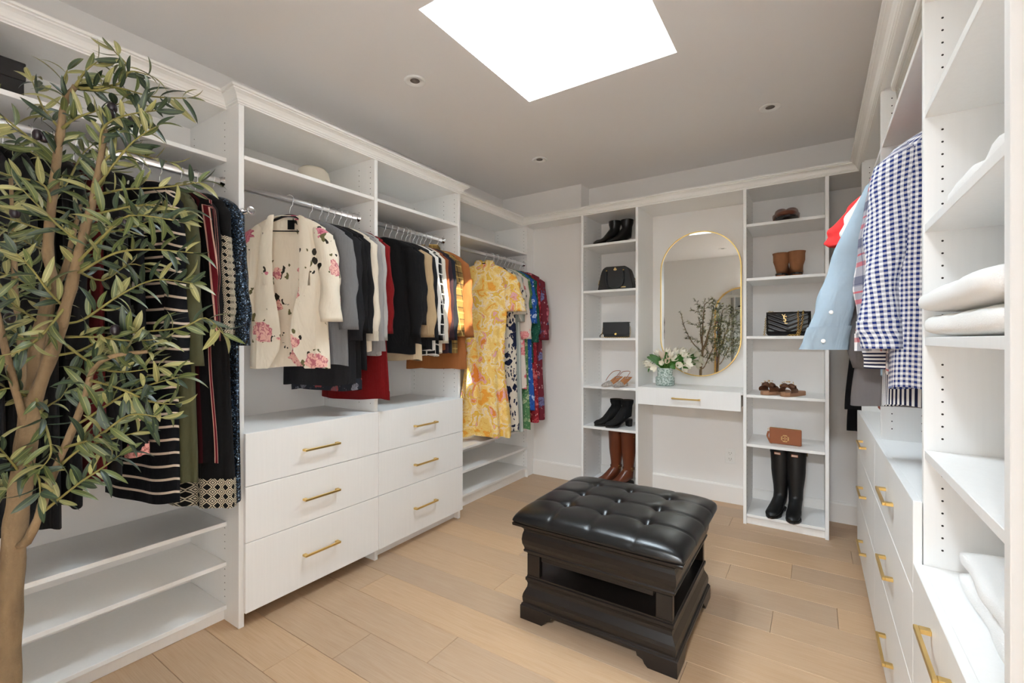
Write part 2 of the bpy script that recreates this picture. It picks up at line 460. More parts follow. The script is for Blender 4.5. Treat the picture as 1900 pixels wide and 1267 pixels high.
XF, XS = -2.172, -2.28                    # fronts of the deep drawer cabinets and of the shallow hanging cabinets
PY = [-0.06, 1.049, 1.816, 2.580, 3.719]  # panels along the left wall (near face)
DZ = [0.884, 0.640, 0.384, 0.064]         # drawer edges
def side_panel(parent, x0, x1, y, th=TP): return box('side_panel', x0, x1, y, y+th, 0, ZT, M['cab'], parent)

# ---- hanging cabinet beside the tree
A_ = thing('hanging_cabinet', 'tall white hanging cabinet of dark dresses behind the olive tree', 'cabinet', (XL, 0.5, 0), group='built-in closet cabinets')
side_panel(A_, XL, XS, PY[0])
ya, yb = PY[0]+TP, PY[1]
box('top_panel', XL, XS, PY[0], yb, ZT, ZT+.02, M['cab'], A_)
for z in (2.154, 0.464, 0.277, 0.076): box('shelf', XL, XS, ya+.001, yb-.001, z-.019, z, M['cab'], A_)
box('kick_plate', XS-.045, XS-.027, ya, yb, 0, .057, M['cab'], A_)
rod(A_, -2.32, ya, yb)
crown(A_, (XS, PY[0], 0), (XS, yb, 0), (1, 0, 0), 1, 0)

# ---- two drawer cabinets
CABN = [('white cabinet of wide drawers with the floral blazer hanging above', 1, 2), ('white cabinet of narrower drawers between floral blazer and yellow dress', 2, 3)]
for lab, i0, i1 in CABN:
    y0, y1 = PY[i0], PY[i1]
    t = thing('drawer_cabinet', lab, 'cabinet', (XL, (y0+y1)/2, 0), group='built-in closet cabinets')
    side_panel(t, XL, XF, y0, .024)
    if i0 == 1: holes(t, 'y', y0, (XS-.02, XL+.045), .53, 2.35, -1, (2.14,)); holes(t, 'y', y0, (XS-.02, XL+.045), .11, .45, -1, (.277,))
    if i0 == 2:
        holes(t, 'y', y0, (XF-.037, XF-.14, XL+.04), .93, 2.36, -1, (2.14,))
        side_panel(t, XL, XF, y1, .023)
        holes(t, 'y', y1, (XF-.037, XF-.14, XL+.04), .93, 2.36, -1, (2.14,))
    a, b = y0+.024, y1
    box('top_panel', XL, XF, y0, y1+(.023 if i0 == 2 else 0), ZT, ZT+.02, M['cab'], t)
    box('shelf', XL, XF-.004, a+.001, b-.001, 2.135, 2.154, M['cab'], t)
    box('counter', XL, XF+.003, a+.001, b-.001, DZ[0]-.021, DZ[0]-.002, M['cab'], t)
    box('carcass_bottom', XL, XF-.03, a, b, .066, .085, M['cab'], t)
    if i0 == 2: box('kick_plate', XF-.06, XF-.042, a, b, 0, .064, M['cab'], t)
    rod(t, -2.32, a, b)
    fa, fb = (1.068, 1.8265) if i0 == 1 else (1.8295, 2.606)
    for k in range(3):
        z1_, z0_ = DZ[k]-.0015, DZ[k+1]+.0015
        d = box('drawer', XF+.003, XF+.022, fa, fb, z0_, z1_, M['cab'], t, .0015)
        box('drawer_box', XL+.08, XF+.003, fa+.03, fb-.03, z0_+.03, z1_-.05, M['cab'], d)
        handle(d, (XF+.022, (fa+fb)/2+(.0 if i0 == 1 else -.005), (DZ[k]+DZ[k+1])/2-(.008 if k < 2 else 0)), (0, 1, 0), (1, 0, 0))
    if i0 == 1: crown(t, (XS-.06, y0, 0), (XF, y0, 0), (0, -1, 0), 0, 1); crown(t, (XF, y0, 0), (XF, y1, 0), (1, 0, 0), 1, 0)
    else: crown(t, (XF, y0, 0), (XF, y1+.023, 0), (1, 0, 0), 0, 1); crown(t, (XF, y1+.023, 0), (XS-.06, y1+.023, 0), (0, 1, 0), 1, 0)
    if i0 == 1: deepcab = t
    else: deepcab2 = t

# ---- hanging cabinet in the corner
C_ = thing('hanging_cabinet', 'white corner cabinet with floral dresses above three low open shelves', 'cabinet', (XL, 3.2, 0), group='built-in closet cabinets')
ya, yb = PY[3]+.024, PY[4]
side_panel(C_, XL, XS, PY[4], .020)
box('scribe_strip', XL, XS-.012, PY[4]+.0205, YB2, 0, ZT, M['cab'], C_)
holes(C_, 'y', PY[4], (XS-.037, XL+.04), .52, 2.36, -1, (2.12,)); holes(C_, 'y', PY[4], (XS-.037, XL+.04), .11, .45, -1, (.28,))
box('top_panel', XL, XS, ya, YB2, ZT, ZT+.02, M['cab'], C_)
for z in (2.135, 0.470, 0.288, 0.100): box('shelf', XL, XS, ya+.001, yb-.001, z-.019, z, M['cab'], C_)
box('kick_plate', XS-.045, XS-.025, ya, yb, 0, .08, M['cab'], C_)
rod(C_, -2.32, ya, yb, 2.03)
crown(C_, (XS, PY[3]+.024, 0), (XS, 3.633, 0), (1, 0, 0), 0, -1)

# ---- back wall: shelf tower, vanity, shelf tower
YF = 3.633
def tower(lab, x0, x1, zs, kick=True):
    t = thing('shelf_tower', lab, 'shelf unit', ((x0+x1)/2, YB, 0), group='built-in closet cabinets')
    for x in (x0, x1-TP): box('side_panel', x, x+TP, YF, YB, 0, ZT, M['cab'], t)
    box('top_panel', x0, x1, YF, YB, ZT, ZT+.02, M['cab'], t)
    for z in zs: box('shelf', x0+TP+.0008, x1-TP-.0008, YF+.002, YB-.003, z-.020, z, M['cab'], t)
    box('kick_plate', x0+TP, x1-TP, YF+.022, YF+.040, 0, .054, M['cab'], t)
    holes(t, 'x', x0+TP, (YF+.04, YB-.06), .12, 2.36, 1, zs)
    return t
ZL = (2.123, 1.728, 1.324, 0.915, 0.571, 0.074)
ZR = (2.129, 1.746, 1.335, 0.920, 0.572, 0.074)
TL = tower('white open shelf tower with handbags, black ankle boots and brown riding boots', -1.681, -1.181, ZL)
TR = tower('white open shelf tower with quilted bag, tan wallet and rain boots', -0.422, 0.082, ZR)
box('corner_top_panel', XS, -1.681, YF, YB2, ZT, ZT+.02, M['cab'], TL)
crown(TL, (XS, YF, 0), (-1.690, YF, 0), (0, -1, 0), -1, 0)
crown(TL, (-1.690, YF, 0), (-1.181, YF, 0), (0, -1, 0))
VN = thing('vanity_desk', 'white wall-hung vanity desk with one drawer under the oval mirror', 'desk', (-.80, YB, .79), group='built-in closet cabinets')
box('top_panel', -1.181, -.422, YF, YB, ZT, ZT+.02, M['cab'], VN)
crown(VN, (-1.181, YF, 0), (-.422, YF, 0), (0, -1, 0))
box('desktop', -1.180, -.423, YF-.004, YB, .913, .933, M['cab'], VN)
box('drawer_box', -1.16, -.445, YF+.004, YB-.05, .81, .908, M['cab'], VN)
dv = box('drawer', -1.178, -.434, YF-.024, YF-.005, .797, .934, M['cab'], VN, .0015)
handle(dv, (-.806, YF-.024, .862), (1, 0, 0), (0, -1, 0))
crown(TR, (-.422, YF, 0), (.082, YF, 0), (0, -1, 0))

# ---- right wall
XP, XD = 0.240, 0.219                     # panel fronts, drawer fronts
PR = [0.962, 1.600, 2.520, 3.460]
RS = [thing('towel_cabinet', 'white open cabinet stacked with white towels above drawers', 'cabinet', (XR_, 1.29, 0), group='built-in closet cabinets'),
      thing('drawer_cabinet', 'white cabinet of drawers under the hanging gingham shirt', 'cabinet', (XR_, 2.07, 0), group='built-in closet cabinets'),
      thing('drawer_cabinet', 'white cabinet of drawers in the dark corner by the rain boots', 'cabinet', (XR_, 3.0, 0), group='built-in closet cabinets')]
for i, t in enumerate(RS):
    y0, y1 = PR[i], PR[i+1]
    th = .026 if i == 0 else TP
    side_panel(t, XP, XR_, y0, th)
    a, b = y0+th, y1
    box('top_panel', XP, XR_, y0, y1 if i < 2 else YF, ZT, ZT+.02, M['cab'], t)
    if i == 2: side_panel(t, XP, XR_, y1)
    crown(t, (XP, y0, 0), (XP, y1 if i < 2 else YF, 0), (-1, 0, 0), 0, 0 if i < 2 else -1)
    if i == 0:
        for z in (2.212, 1.912, 1.612, 1.316, 1.020): box('shelf', XP+.002, XR_, a+.001, b-.001, z-.022, z, M['cab'], t)
        box('counter', XP-.014, XR_, a+.001, b-.001, .700, .719, M['cab'], t)
        holes(t, 'y', y1, (XP+.037, XR_-.04), .765, 2.37, -1, (2.2, 1.9, 1.6, 1.305, 1.01))
        ed = [.722, .395, .064]
    else:
        box('shelf', XP+.004, XR_, a+.001, b-.001, 2.135, 2.154, M['cab'], t)
        box('counter', XP-.003, XR_, a+.001, b-.001, DZ[0]-.021, DZ[0]-.002, M['cab'], t)
        holes(t, 'y', y1, (XP+.037, XP+.134, XR_-.04), .93, 2.36, -1, (2.14,))
        rod(t, .42, a, b)
        ed = DZ
    box('carcass_bottom', XP+.03, XR_, a, b, .066, .085, M['cab'], t)
    box('kick_plate', XP+.045, XP+.063, a, b, 0, .064, M['cab'], t)
    for k in range(len(ed)-1):
        fa, fb = y0+.0015+(.0 if i else -.0), y1-.0015
        if i == 2: fb = y1+.018
        d = box('drawer', XD, XD+.019, fa, fb, ed[k+1]+.0015, ed[k]-.0015, M['cab'], t, .0015)
        box('drawer_box', XD+.0195, XR_-.08, fa+.035, fb-.035, ed[k+1]+.03, ed[k]-.05, M['cab'], d)
        zz = (ed[k]+ed[k+1])/2-(.0 if i else -.095 if k == 0 else 0)
        handle(d, (XD, (fa+fb)/2, zz), (0, 1, 0), (-1, 0, 0))
rod(RS[2], .42, PR[3]+TP, YB)
box('corner_top_panel', .082, XR_, YF, YB, ZT, ZT+.02, M['cab'], RS[2])
crown(RS[2], (.082, YF, 0), (XP, YF, 0), (0, -1, 0), 0, -1)

# chrome valet post on the edge of the drawer cabinet
v = thing('valet_rod', 'short chrome valet rod on the cabinet edge beside the floral blazer', 'hook', (XF, 1.0615, 1.885))
P0 = Vector((XF+.0245, 1.081, 1.885))
def lathe_x(name, prof, c, mat, parent, n=20):
    V = []
    for rr, d in prof:
        for k in range(n):
            a = 2*math.pi*k/n; V.append((c[0]+d, c[1]+rr*math.cos(a), c[2]+rr*math.sin(a)))
    F = grid_faces(len(prof), n, True)+[tuple(range(n)), tuple((len(prof)-1)*n+k for k in range(n))]
    return mk(name, V, F, mat, parent, True)
lathe_x('rosette', [(.021, .0005), (.021, .004), (.016, .008), (.010, .010)], (XF, 1.0615, 1.885), M['chrome'], v)
lathe_x('post', [(.007, .008), (.007, .062)], (XF, 1.0615, 1.885), M['chrome'], v)
lathe_x('end_knob', [(.008, .060), (.013, .066), (.017, .078), (.0175, .084), (.014, .085)], (XF, 1.0615, 1.885), M['chrome'], v)

# wall outlet under the vanity
o = thing('wall_outlet', 'white duplex wall outlet under the vanity desk', 'outlet', (-.562, YB, .376))
box('cover_plate', -.599, -.525, YB-.006, YB, .315, .437, M['plastic_white'], o, .002, 2)
for z in (.353, .399):
    r = box('receptacle', -.582, -.542, YB-.009, YB-.006, z-.017, z+.017, M['plastic_white'], o, .001)
    box('slot', -.571, -.569, YB-.0095, YB-.009, z-.004, z+.009, M['hole'], r, 0)
    box('slot', -.555, -.553, YB-.0095, YB-.009, z-.004, z+.009, M['hole'], r, 0)
    box('ground_hole', -.564, -.560, YB-.0095, YB-.009, z-.012, z-.008, M['hole'], r, 0)

# oval vanity mirror and the arched floor mirror behind the camera
def stadium(cx, zc, hw, hh, n=28):
    pts = []
    for k in range(n+1):
        a = math.pi*k/n; pts.append((cx+hw*math.cos(a), zc+(hh-hw)+hw*math.sin(a)))
    for k in range(n+1):
        a = math.pi+math.pi*k/n; pts.append((cx+hw*math.cos(a), zc-(hh-hw)+hw*math.sin(a)))
    return pts
mi = thing('wall_mirror', 'oval wall mirror with a thin brass frame above the vanity', 'mirror', (-.793, YB, 1.006))
pts = stadium(-.793, 1.606, .316, .600)
def frame_ring(name, outer, inner, y0, y1, mat, parent):
    n = len(outer); V = []
    for y, ring in ((y0, outer), (y0, inner), (y1, inner), (y1, outer)): V += [(a, y, b) for a, b in ring]
    F = []
    for r in range(4):
        q = (r+1) % 4
        F += [(r*n+k, r*n+(k+1) % n, q*n+(k+1) % n, q*n+k) for k in range(n)]
    return mk(name, V, F, mat, parent)
frame_ring('frame', pts, stadium(-.793, 1.606, .308, .592), YB-.032, YB-.001, M['brass'], mi)
extrude_poly('mirror_glass', stadium(-.793, 1.606, .3078, .5918), 'y', YB-.026, YB-.004, M['mirror'], mi)
fm = thing('floor_mirror', 'tall arched floor mirror with a beaded gold frame beside the olive tree', 'mirror', (-1.02, YR, 0))
def arch(cx, hw, top, n=36):
    return [(cx-hw, .002), (cx+hw, .002)]+[(cx+hw*math.cos(math.pi*k/n), top-hw+hw*math.sin(math.pi*k/n)) for k in range(n+1)]
ao, ai = arch(-1.02, .415, 2.19), arch(-1.02, .395, 2.17)
ai = [(a, max(b, .022)) for a, b in ai]
frame_ring('frame', ao, ai, YR+.045, YR+.005, M['gold'], fm)
extrude_poly('mirror_glass', ai, 'y', YR+.010, YR+.028, M['mirror'], fm)
A = Acc()
path = [ao[1]]+ao[2:]+[ao[0]]
ppts = [Vector((a, YR+.05, b)) for a, b in path]
acc = 0.0
for q0, q1 in zip(ppts, ppts[1:]):
    L = (q1-q0).length; k = acc
    while k < L:
        c = q0.lerp(q1, k/L); V = []; F = []
        for r_, d in ((.004, 0), (.0095, .002), (.007, .008), (.002, .010)):
            V += [c+Vector((r_*math.cos(math.pi*j/3), d, r_*math.sin(math.pi*j/3))) for j in range(6)]
        A.add(V, grid_faces(4, 6, True)); k += .022
    acc = k-L
bd = A.build('beading', M['gold'], fm); bd['kind'] = 'stuff'
# ================================================================ OTTOMAN
def leather():
    g = G('black_leather', 0.34)
    nz = g.voro(420.0).outputs['Distance']; n2 = g.noise(25.0).outputs['Fac']
    g.color(g.mix(n2, srgb(9, 9, 10), srgb(17, 17, 18)))
    g.b.inputs['Roughness'].default_value = 0.29
    g.bump(g.m('ADD', g.m('MULTIPLY', nz, 0.5), n2), 0.12, 0.0015); return g.mat
def espresso():
    g = G('espresso_wood', 0.30)
    st = g.noise(40.0, g.scalev(g.coord(), (0.15, 0.15, 3)), 4).outputs['Fac']
    g.color(g.mix(st, srgb(14, 11, 10), srgb(28, 21, 18))); g.bump(st, 0.05, 0.001)
    return g.mat
M['buttonleather'] = plain('button_leather', (12, 12, 13), .55); M['leather'] = leather(); M['espresso'] = espresso()
OX0, OX1, OY0, OY1 = -1.156, -0.440, 1.823, 2.496
OCX, OCY, OHX, OHY = (OX0+OX1)/2, (OY0+OY1)/2, (OX1-OX0)/2, (OY1-OY0)/2
ot = thing('ottoman', 'black tufted leather ottoman on a dark carved wood base', 'ottoman', (OCX, OCY, 0))
def rect_loft(name, prof, mat, parent, cap=True):
    V = []
    for o, z in prof:
        hx, hy = OHX+o, OHY+o
        V += [(OCX-hx, OCY-hy, z), (OCX+hx, OCY-hy, z), (OCX+hx, OCY+hy, z), (OCX-hx, OCY+hy, z)]
    F = grid_faces(len(prof), 4, True)
    if cap: F += [(3, 2, 1, 0), tuple(len(V)-4+k for k in range(4))]
    return mk(name, V, F, mat, parent)
rect_loft('lower_body', [(-.012, .050), (.0, .050), (.0, .062), (-.004, .066), (-.004, .070), (-.010, .074), (-.008, .084), (-.007, .10), (-.010, .115), (-.017, .13), (-.024, .145), (-.026, .16), (-.022, .172), (-.018, .178), (-.018, .190), (-.024, .194), (-.024, .200)], M['espresso'], ot)
rect_loft('upper_frieze', [(-.026, .300), (-.024, .306), (-.013, .312), (-.011, .320), (-.015, .325), (-.013, .335), (-.007, .350), (-.005, .37), (-.008, .395), (-.013, .410), (-.012, .418), (-.002, .428), (.016, .436), (.026, .441), (.028, .452), (.022, .456)], M['espresso'], ot)
for sx in (-1, 1):
    for sy in (-1, 1):
        px, py = OCX+sx*(OHX-.024), OCY+sy*(OHY-.024)
        x0, x1 = sorted((px, px-sx*.066)); y0, y1 = sorted((py, py-sy*.03))
        box('corner_post', x0, x1, y0, y1, .200, .300, M['espresso'], ot, .002)
        # bracket foot: two profiled boards meeting at the corner
        cx, cy = OCX+sx*OHX, OCY+sy*OHY
        prof = [(0, 0), (.115, 0), (.128, .012), (.135, .026), (.150, .032), (.158, .034), (.162, .050), (0, .050)]
        A = Acc()
        for ax in (0, 1):
            V = []
            for d in (0, .024):
                for a, z in [(max(a_, .024 if ax else 0), z_) for a_, z_ in prof]:
                    V.append((cx-sx*a, cy-sy*d, z) if ax == 0 else (cx-sx*d, cy-sy*a, z))
            n = len(prof)
            A.add(V, [tuple(range(n)), tuple(range(2*n-1, n-1, -1))]+[(k, n+k, n+(k+1) % n, (k+1) % n) for k in range(n)])
        A.build('foot', M['espresso'], ot, False)
box('top_rail', OCX-OHX+.10, OCX+OHX-.10, OCY-OHY+.026, OCY-OHY+.05, .28, .300, M['espresso'], ot)
# cushion
BX, BYS = (-.988, -.800, -.606), (1.985, 2.165, 2.345)
NX, NY = 92, 88
V = []; hx, hy = OHX+.036, OHY+.032
def cush(a, b):
    """a, b in -1..1 over the top; returns point"""
    x, y = OCX+hx*a, OCY+hy*b
    e = max(0.0, 1-abs(a)**7)*max(0.0, 1-abs(b)**7)
    z = .470+.052*e**0.42
    z += .006*(1-a*a)*(1-b*b)
    d = min(math.hypot(x-bx, y-by) for bx in BX for by in BYS)
    z -= .016*math.exp(-(d/.020)**2)+.007*math.exp(-(d/.045)**2)
    sx = min(abs(x-bx) for bx in BX); sy = min(abs(y-by) for by in BYS)
    z -= .0035*math.exp(-(sx/.0040)**2)+.0035*math.exp(-(sy/.0040)**2)
    z -= .0018*math.exp(-(sx/.022)**2)+.0018*math.exp(-(sy/.022)**2)
    if d < .07:
        an = math.atan2(y-OCY, x-OCX)
        z += .0012*math.sin(9*math.atan2(y-min(BYS, key=lambda q: abs(q-y)), x-min(BX, key=lambda q: abs(q-x))))*math.exp(-(d/.03))
    k = 1-.012*(abs(a)**6*abs(b)**6)*2
    return (OCX+(x-OCX)*k, OCY+(y-OCY)*k, z)
def spread(i, n):
    t = 2*i/(n-1)-1
    return math.copysign(1-(1-abs(t))**1.25, t)
for j in range(NY):
    for i in range(NX): V.append(cush(spread(i, NX), spread(j, NY)))
F = grid_faces(NY, NX, False)
# skirt rolling under to the wooden lip
edge = [j*NX for j in range(NY)][::-1]; loop = list(range(NX))+[j*NX+NX-1 for j in range(1, NY)]+[(NY-1)*NX+i for i in range(NX-2, -1, -1)]+[j*NX for j in range(NY-2, 0, -1)]
prev = loop
for sc, dz in ((1.004, -.006), (.998, -.012), (.97, -.015)):
    base = len(V); cur = []
    for q in loop:
        x, y, z = V[q]; sxx, syy = OCX+(x-OCX)*sc, OCY+(y-OCY)*sc
        V.append((sxx, syy, .470+dz)); cur.append(len(V)-1)
    n = len(loop)
    F += [(prev[k], cur[k], cur[(k+1) % n], prev[(k+1) % n]) for k in range(n)]
    prev = cur
cu = mk('cushion', V, F, M['leather'], ot, True)
for bx in BX:
    for by in BYS:
        z = cush((bx-OCX)/hx, (by-OCY)/hy)[2]
        lathe('button', [(.011, 0), (.0115, .003), (.009, .006), (.004, .0075), (.0005, .008)], M['buttonleather'], cu, 14, (bx, by, z-.001))

# ================================================================ CLOTHES
M['fab'] = {}
def wrinkle(g, fine, fs=.1, amt=.55):
    w = g.noise(13.0, g.scalev(g.coord(), (1, 1, .38)), 3, .6).outputs['Fac']
    b1 = g.n('Bump', {'Strength': amt, 'Distance': .022, 'Height': w})
    b2 = g.n('Bump', {'Strength': fs, 'Distance': .002, 'Height': fine, 'Normal': b1.outputs[0]}); g.nt.links.new(b2.outputs[0], g.b.inputs['Normal'])
def fab(name, c, rough=.85, knit=0.0, var=.12, kscale=260.0):
    if name in M['fab']: return M['fab'][name]
    g = G('fabric_'+name, rough, spec=.2); col = srgb(*c)
    nz = g.noise(9.0, detail=4).outputs['Fac']
    g.color(g.mix(nz, tuple(x*(1-var) for x in col[:3])+(1,), tuple(min(1, x*(1+var)) for x in col[:3])+(1,)))
    if knit:
        w = g.n('TexWave', {'Vector': g.coord(), 'Scale': kscale/8, 'Distortion': 1.5, 'Detail': 1.0}, wave_type='BANDS', bands_direction='X').outputs['Fac']
        wrinkle(g, w, knit, .4)
    else: wrinkle(g, g.noise(600.0, detail=1).outputs['Fac'], .12)
    g.sheen(.03); M['fab'][name] = g.mat; return g.mat
def floral(name, base, petals, leaf, scale=9.0, cover=.6, leafcover=.45, rad=.42, leafrad=.24, cluster=False):
    """printed flowers: noisy-edged blooms with shaded petals, sprays of small leaves"""
    g = G('floral_'+name, .75, spec=.2)
    w = g.warp(.07, 22.0)
    v1 = g.voro(scale, w); c1 = g.n('SeparateColor', {0: v1.outputs['Color']}); d1 = v1.outputs['Distance']
    petal = g.mix(g.m('GREATER_THAN', c1.outputs[1], .5), srgb(*petals[0]), srgb(*petals[1]))
    pn = g.noise(scale*6.5, w, 2, 1.2).outputs['Fac']
    petal = g.mix(g.m('MULTIPLY', g.m('GREATER_THAN', pn, .53), .8), petal, srgb(*petals[2]))
    petal = g.mix(g.m('MULTIPLY', g.lt(d1, .10), .7), petal, srgb(*petals[2]))
    m1 = g.m('MULTIPLY', g.lt(d1, rad), g.lt(c1.outputs[0], cover))
    v2 = g.voro(scale*4.2, g.scalev(g.warp(.05, 16.0), (1, 1, .5))); c2 = g.n('SeparateColor', {0: v2.outputs['Color']})
    m2 = g.m('MULTIPLY', g.lt(v2.outputs['Distance'], leafrad*1.25), g.lt(c2.outputs[0], leafcover))
    if cluster: m2 = g.m('MULTIPLY', m2, g.m('MULTIPLY', g.lt(d1, rad+.26), g.lt(c1.outputs[0], cover+.12)))
    col = g.mix(m2, srgb(*base), g.mix(g.m('GREATER_THAN', c2.outputs[1], .45), srgb(*leaf[0]), srgb(*leaf[1])))
    g.color(g.mix(m1, col, petal)); wrinkle(g, g.noise(500.0).outputs['Fac'], .08); return g.mat
def tropical(name, stops, line, scale=8.0):
    """marbled tropical print: flat colour patches with fine contour lines"""
    g = G('tropical_'+name, .75, spec=.2); w = g.warp(.10, 9.0)
    n_ = g.noise(scale, w, 2, .8).outputs['Fac']; c = srgb(*stops[0][1])
    for th, cc in stops[1:]: c = g.mix(g.m('GREATER_THAN', n_, th), c, srgb(*cc))
    ln = g.lt(g.m('ABSOLUTE', g.m('SUBTRACT', g.m('FRACT', g.m('MULTIPLY', g.noise(scale*.8, w, 1, 2.0).outputs['Fac'], 14.0)), .5)), .07)
    g.color(g.mix(g.m('MULTIPLY', ln, .6), c, srgb(*line))); wrinkle(g, g.noise(500.0).outputs['Fac'], .08); return g.mat
def bands(name, cols, period, axis='v', rough=.85):
    """repeating woven bands; cols = [(end fraction, colour)], axis v = across, u = lengthwise"""
    g = G('striped_'+name, rough, spec=.2); u, v = g.uv()
    f = g.m('FRACT', g.m('DIVIDE', v if axis == 'v' else u, period))
    c = srgb(*cols[0][1])
    for (e0, _), (e1, cc) in zip(cols, cols[1:]): c = g.mix(g.m('GREATER_THAN', f, e0), c, srgb(*cc))
    g.color(c); wrinkle(g, g.noise(450.0).outputs['Fac'], .1); return g.mat
def gingham(name, c0, c1, period, rough=.8):
    g = G('gingham_'+name, rough, spec=.2); u, v = g.uv()
    su = g.lt(g.m('FRACT', g.m('DIVIDE', u, period)), .5); sv = g.lt(g.m('FRACT', g.m('DIVIDE', v, period)), .5)
    g.color(g.mix(g.m('MULTIPLY', g.m('ADD', su, sv), .5), srgb(*c0), srgb(*c1))); wrinkle(g, g.noise(450.0).outputs['Fac'], .1); return g.mat
def plaid(name, base, lines, rough=.85):
    """lines = [(period, offset, width, colour, strength)] woven both ways"""
    g = G('plaid_'+name, rough, spec=.2); u, v = g.uv(); c = srgb(*base)
    for per, off, wd, cc, st in lines:
        for q in (u, v):
            m = g.lt(g.m('FRACT', g.m('ADD', g.m('DIVIDE', q, per), off)), wd)
            c = g.mix(g.m('MULTIPLY', m, st), c, srgb(*cc))
    g.color(c); wrinkle(g, g.noise(450.0).outputs['Fac'], .1); return g.mat
def sequin():
    g = G('navy_sequin', .28, .6)
    v = g.voro(230.0); sp = g.n('SeparateColor', {0: v.outputs['Color']})
    c = g.mix(g.m('GREATER_THAN', sp.outputs[0], .62), srgb(9, 11, 16), srgb(52, 74, 98))
    c = g.mix(g.m('GREATER_THAN', sp.outputs[1], .93), c, srgb(150, 175, 200))
    g.color(c); g.bump(sp.outputs[2], .6, .003); return g.mat
def lace(name, ground=(12, 12, 13), thread=(205, 195, 172), sc=34.0):
    g = G('lace_'+name, .8, spec=.2); u, v = g.uv()
    fu, fv = g.m('ABSOLUTE', g.m('SUBTRACT', g.m('FRACT', g.m('MULTIPLY', u, sc)), .5)), g.m('ABSOLUTE', g.m('SUBTRACT', g.m('FRACT', g.m('MULTIPLY', v, sc)), .5))
    d = g.m('ADD', fu, fv)
    ring = g.m('GREATER_THAN', g.m('FRACT', g.m('MULTIPLY', d, 4.0)), .45)
    m = g.m('MULTIPLY', ring, g.m('GREATER_THAN', d, .28))
    g.color(g.mix(m, srgb(*ground), srgb(*thread))); return g.mat

def ring_pt(a, b, th, z, folds, amp, ph):
    c, s = math.cos(th), math.sin(th)
    x = a*math.copysign(abs(c)**.75, c); y = b*math.copysign(abs(s)**.85, s)
    f = amp*(math.sin(folds*th+ph)+.5*math.sin((folds*2-1)*th+ph*2.3)+.35*math.sin((folds+3)*th-ph*1.7+z*5))
    return x+f*c*.55, y+f*s
def hanger(x, y, rotz, z=RODZ, label=None, group=None, hw=.20, mat=None, hookdir=1):
    h = thing('hanger', label, 'hanger', (x, y, z), rotz, group, True)
    mat = mat or M['velvet']
    P = [(.0, 0, -.085)]
    P += [(0, 0, -.045)]
    for k in range(13):
        a = -math.pi/2+hookdir*0+math.pi*1.35*k/12
        P.append((.0215*math.cos(a)*1.0, 0, .0165-.0165+.0215*math.sin(a)+0.0))
    P = [(0, 0, -.088), (0, 0, -.06), (.004, 0, -.044), (.016, 0, -.030)]+[(.022*math.cos(a), 0, .002+.022*math.sin(a)) for a in [R(-45)+R(225)*k/10 for k in range(11)]]
    tube('hook', P, .0017, M['chrome'], h, 6)
    pts = catmull([(-hw, 0, -.152), (-hw*.82, 0, -.135), (-hw*.4, 0, -.108), (-.03, 0, -.090), (0, 0, -.086), (.03, 0, -.090), (hw*.4, 0, -.108), (hw*.82, 0, -.135), (hw, 0, -.152)], 4)
    V = []; fr = frames(pts); n = 8
    for (p, t, s, u) in fr:
        for k in range(n):
            a = 2*math.pi*k/n; V.append((p.x, p.y+.0035*math.cos(a), p.z+.0075*math.sin(a)))
    mk('shoulder_bar', V, grid_faces(len(fr), n, True)+[tuple(range(n)), tuple((len(fr)-1)*n+k for k in range(n))], mat, h, True)
    tube('lower_bar', [(-hw*.95, 0, -.157), (-hw*.5, 0, -.168), (hw*.5, 0, -.168), (hw*.95, 0, -.157)], .0032, mat, h, 6)
    return h
SEED = [100]
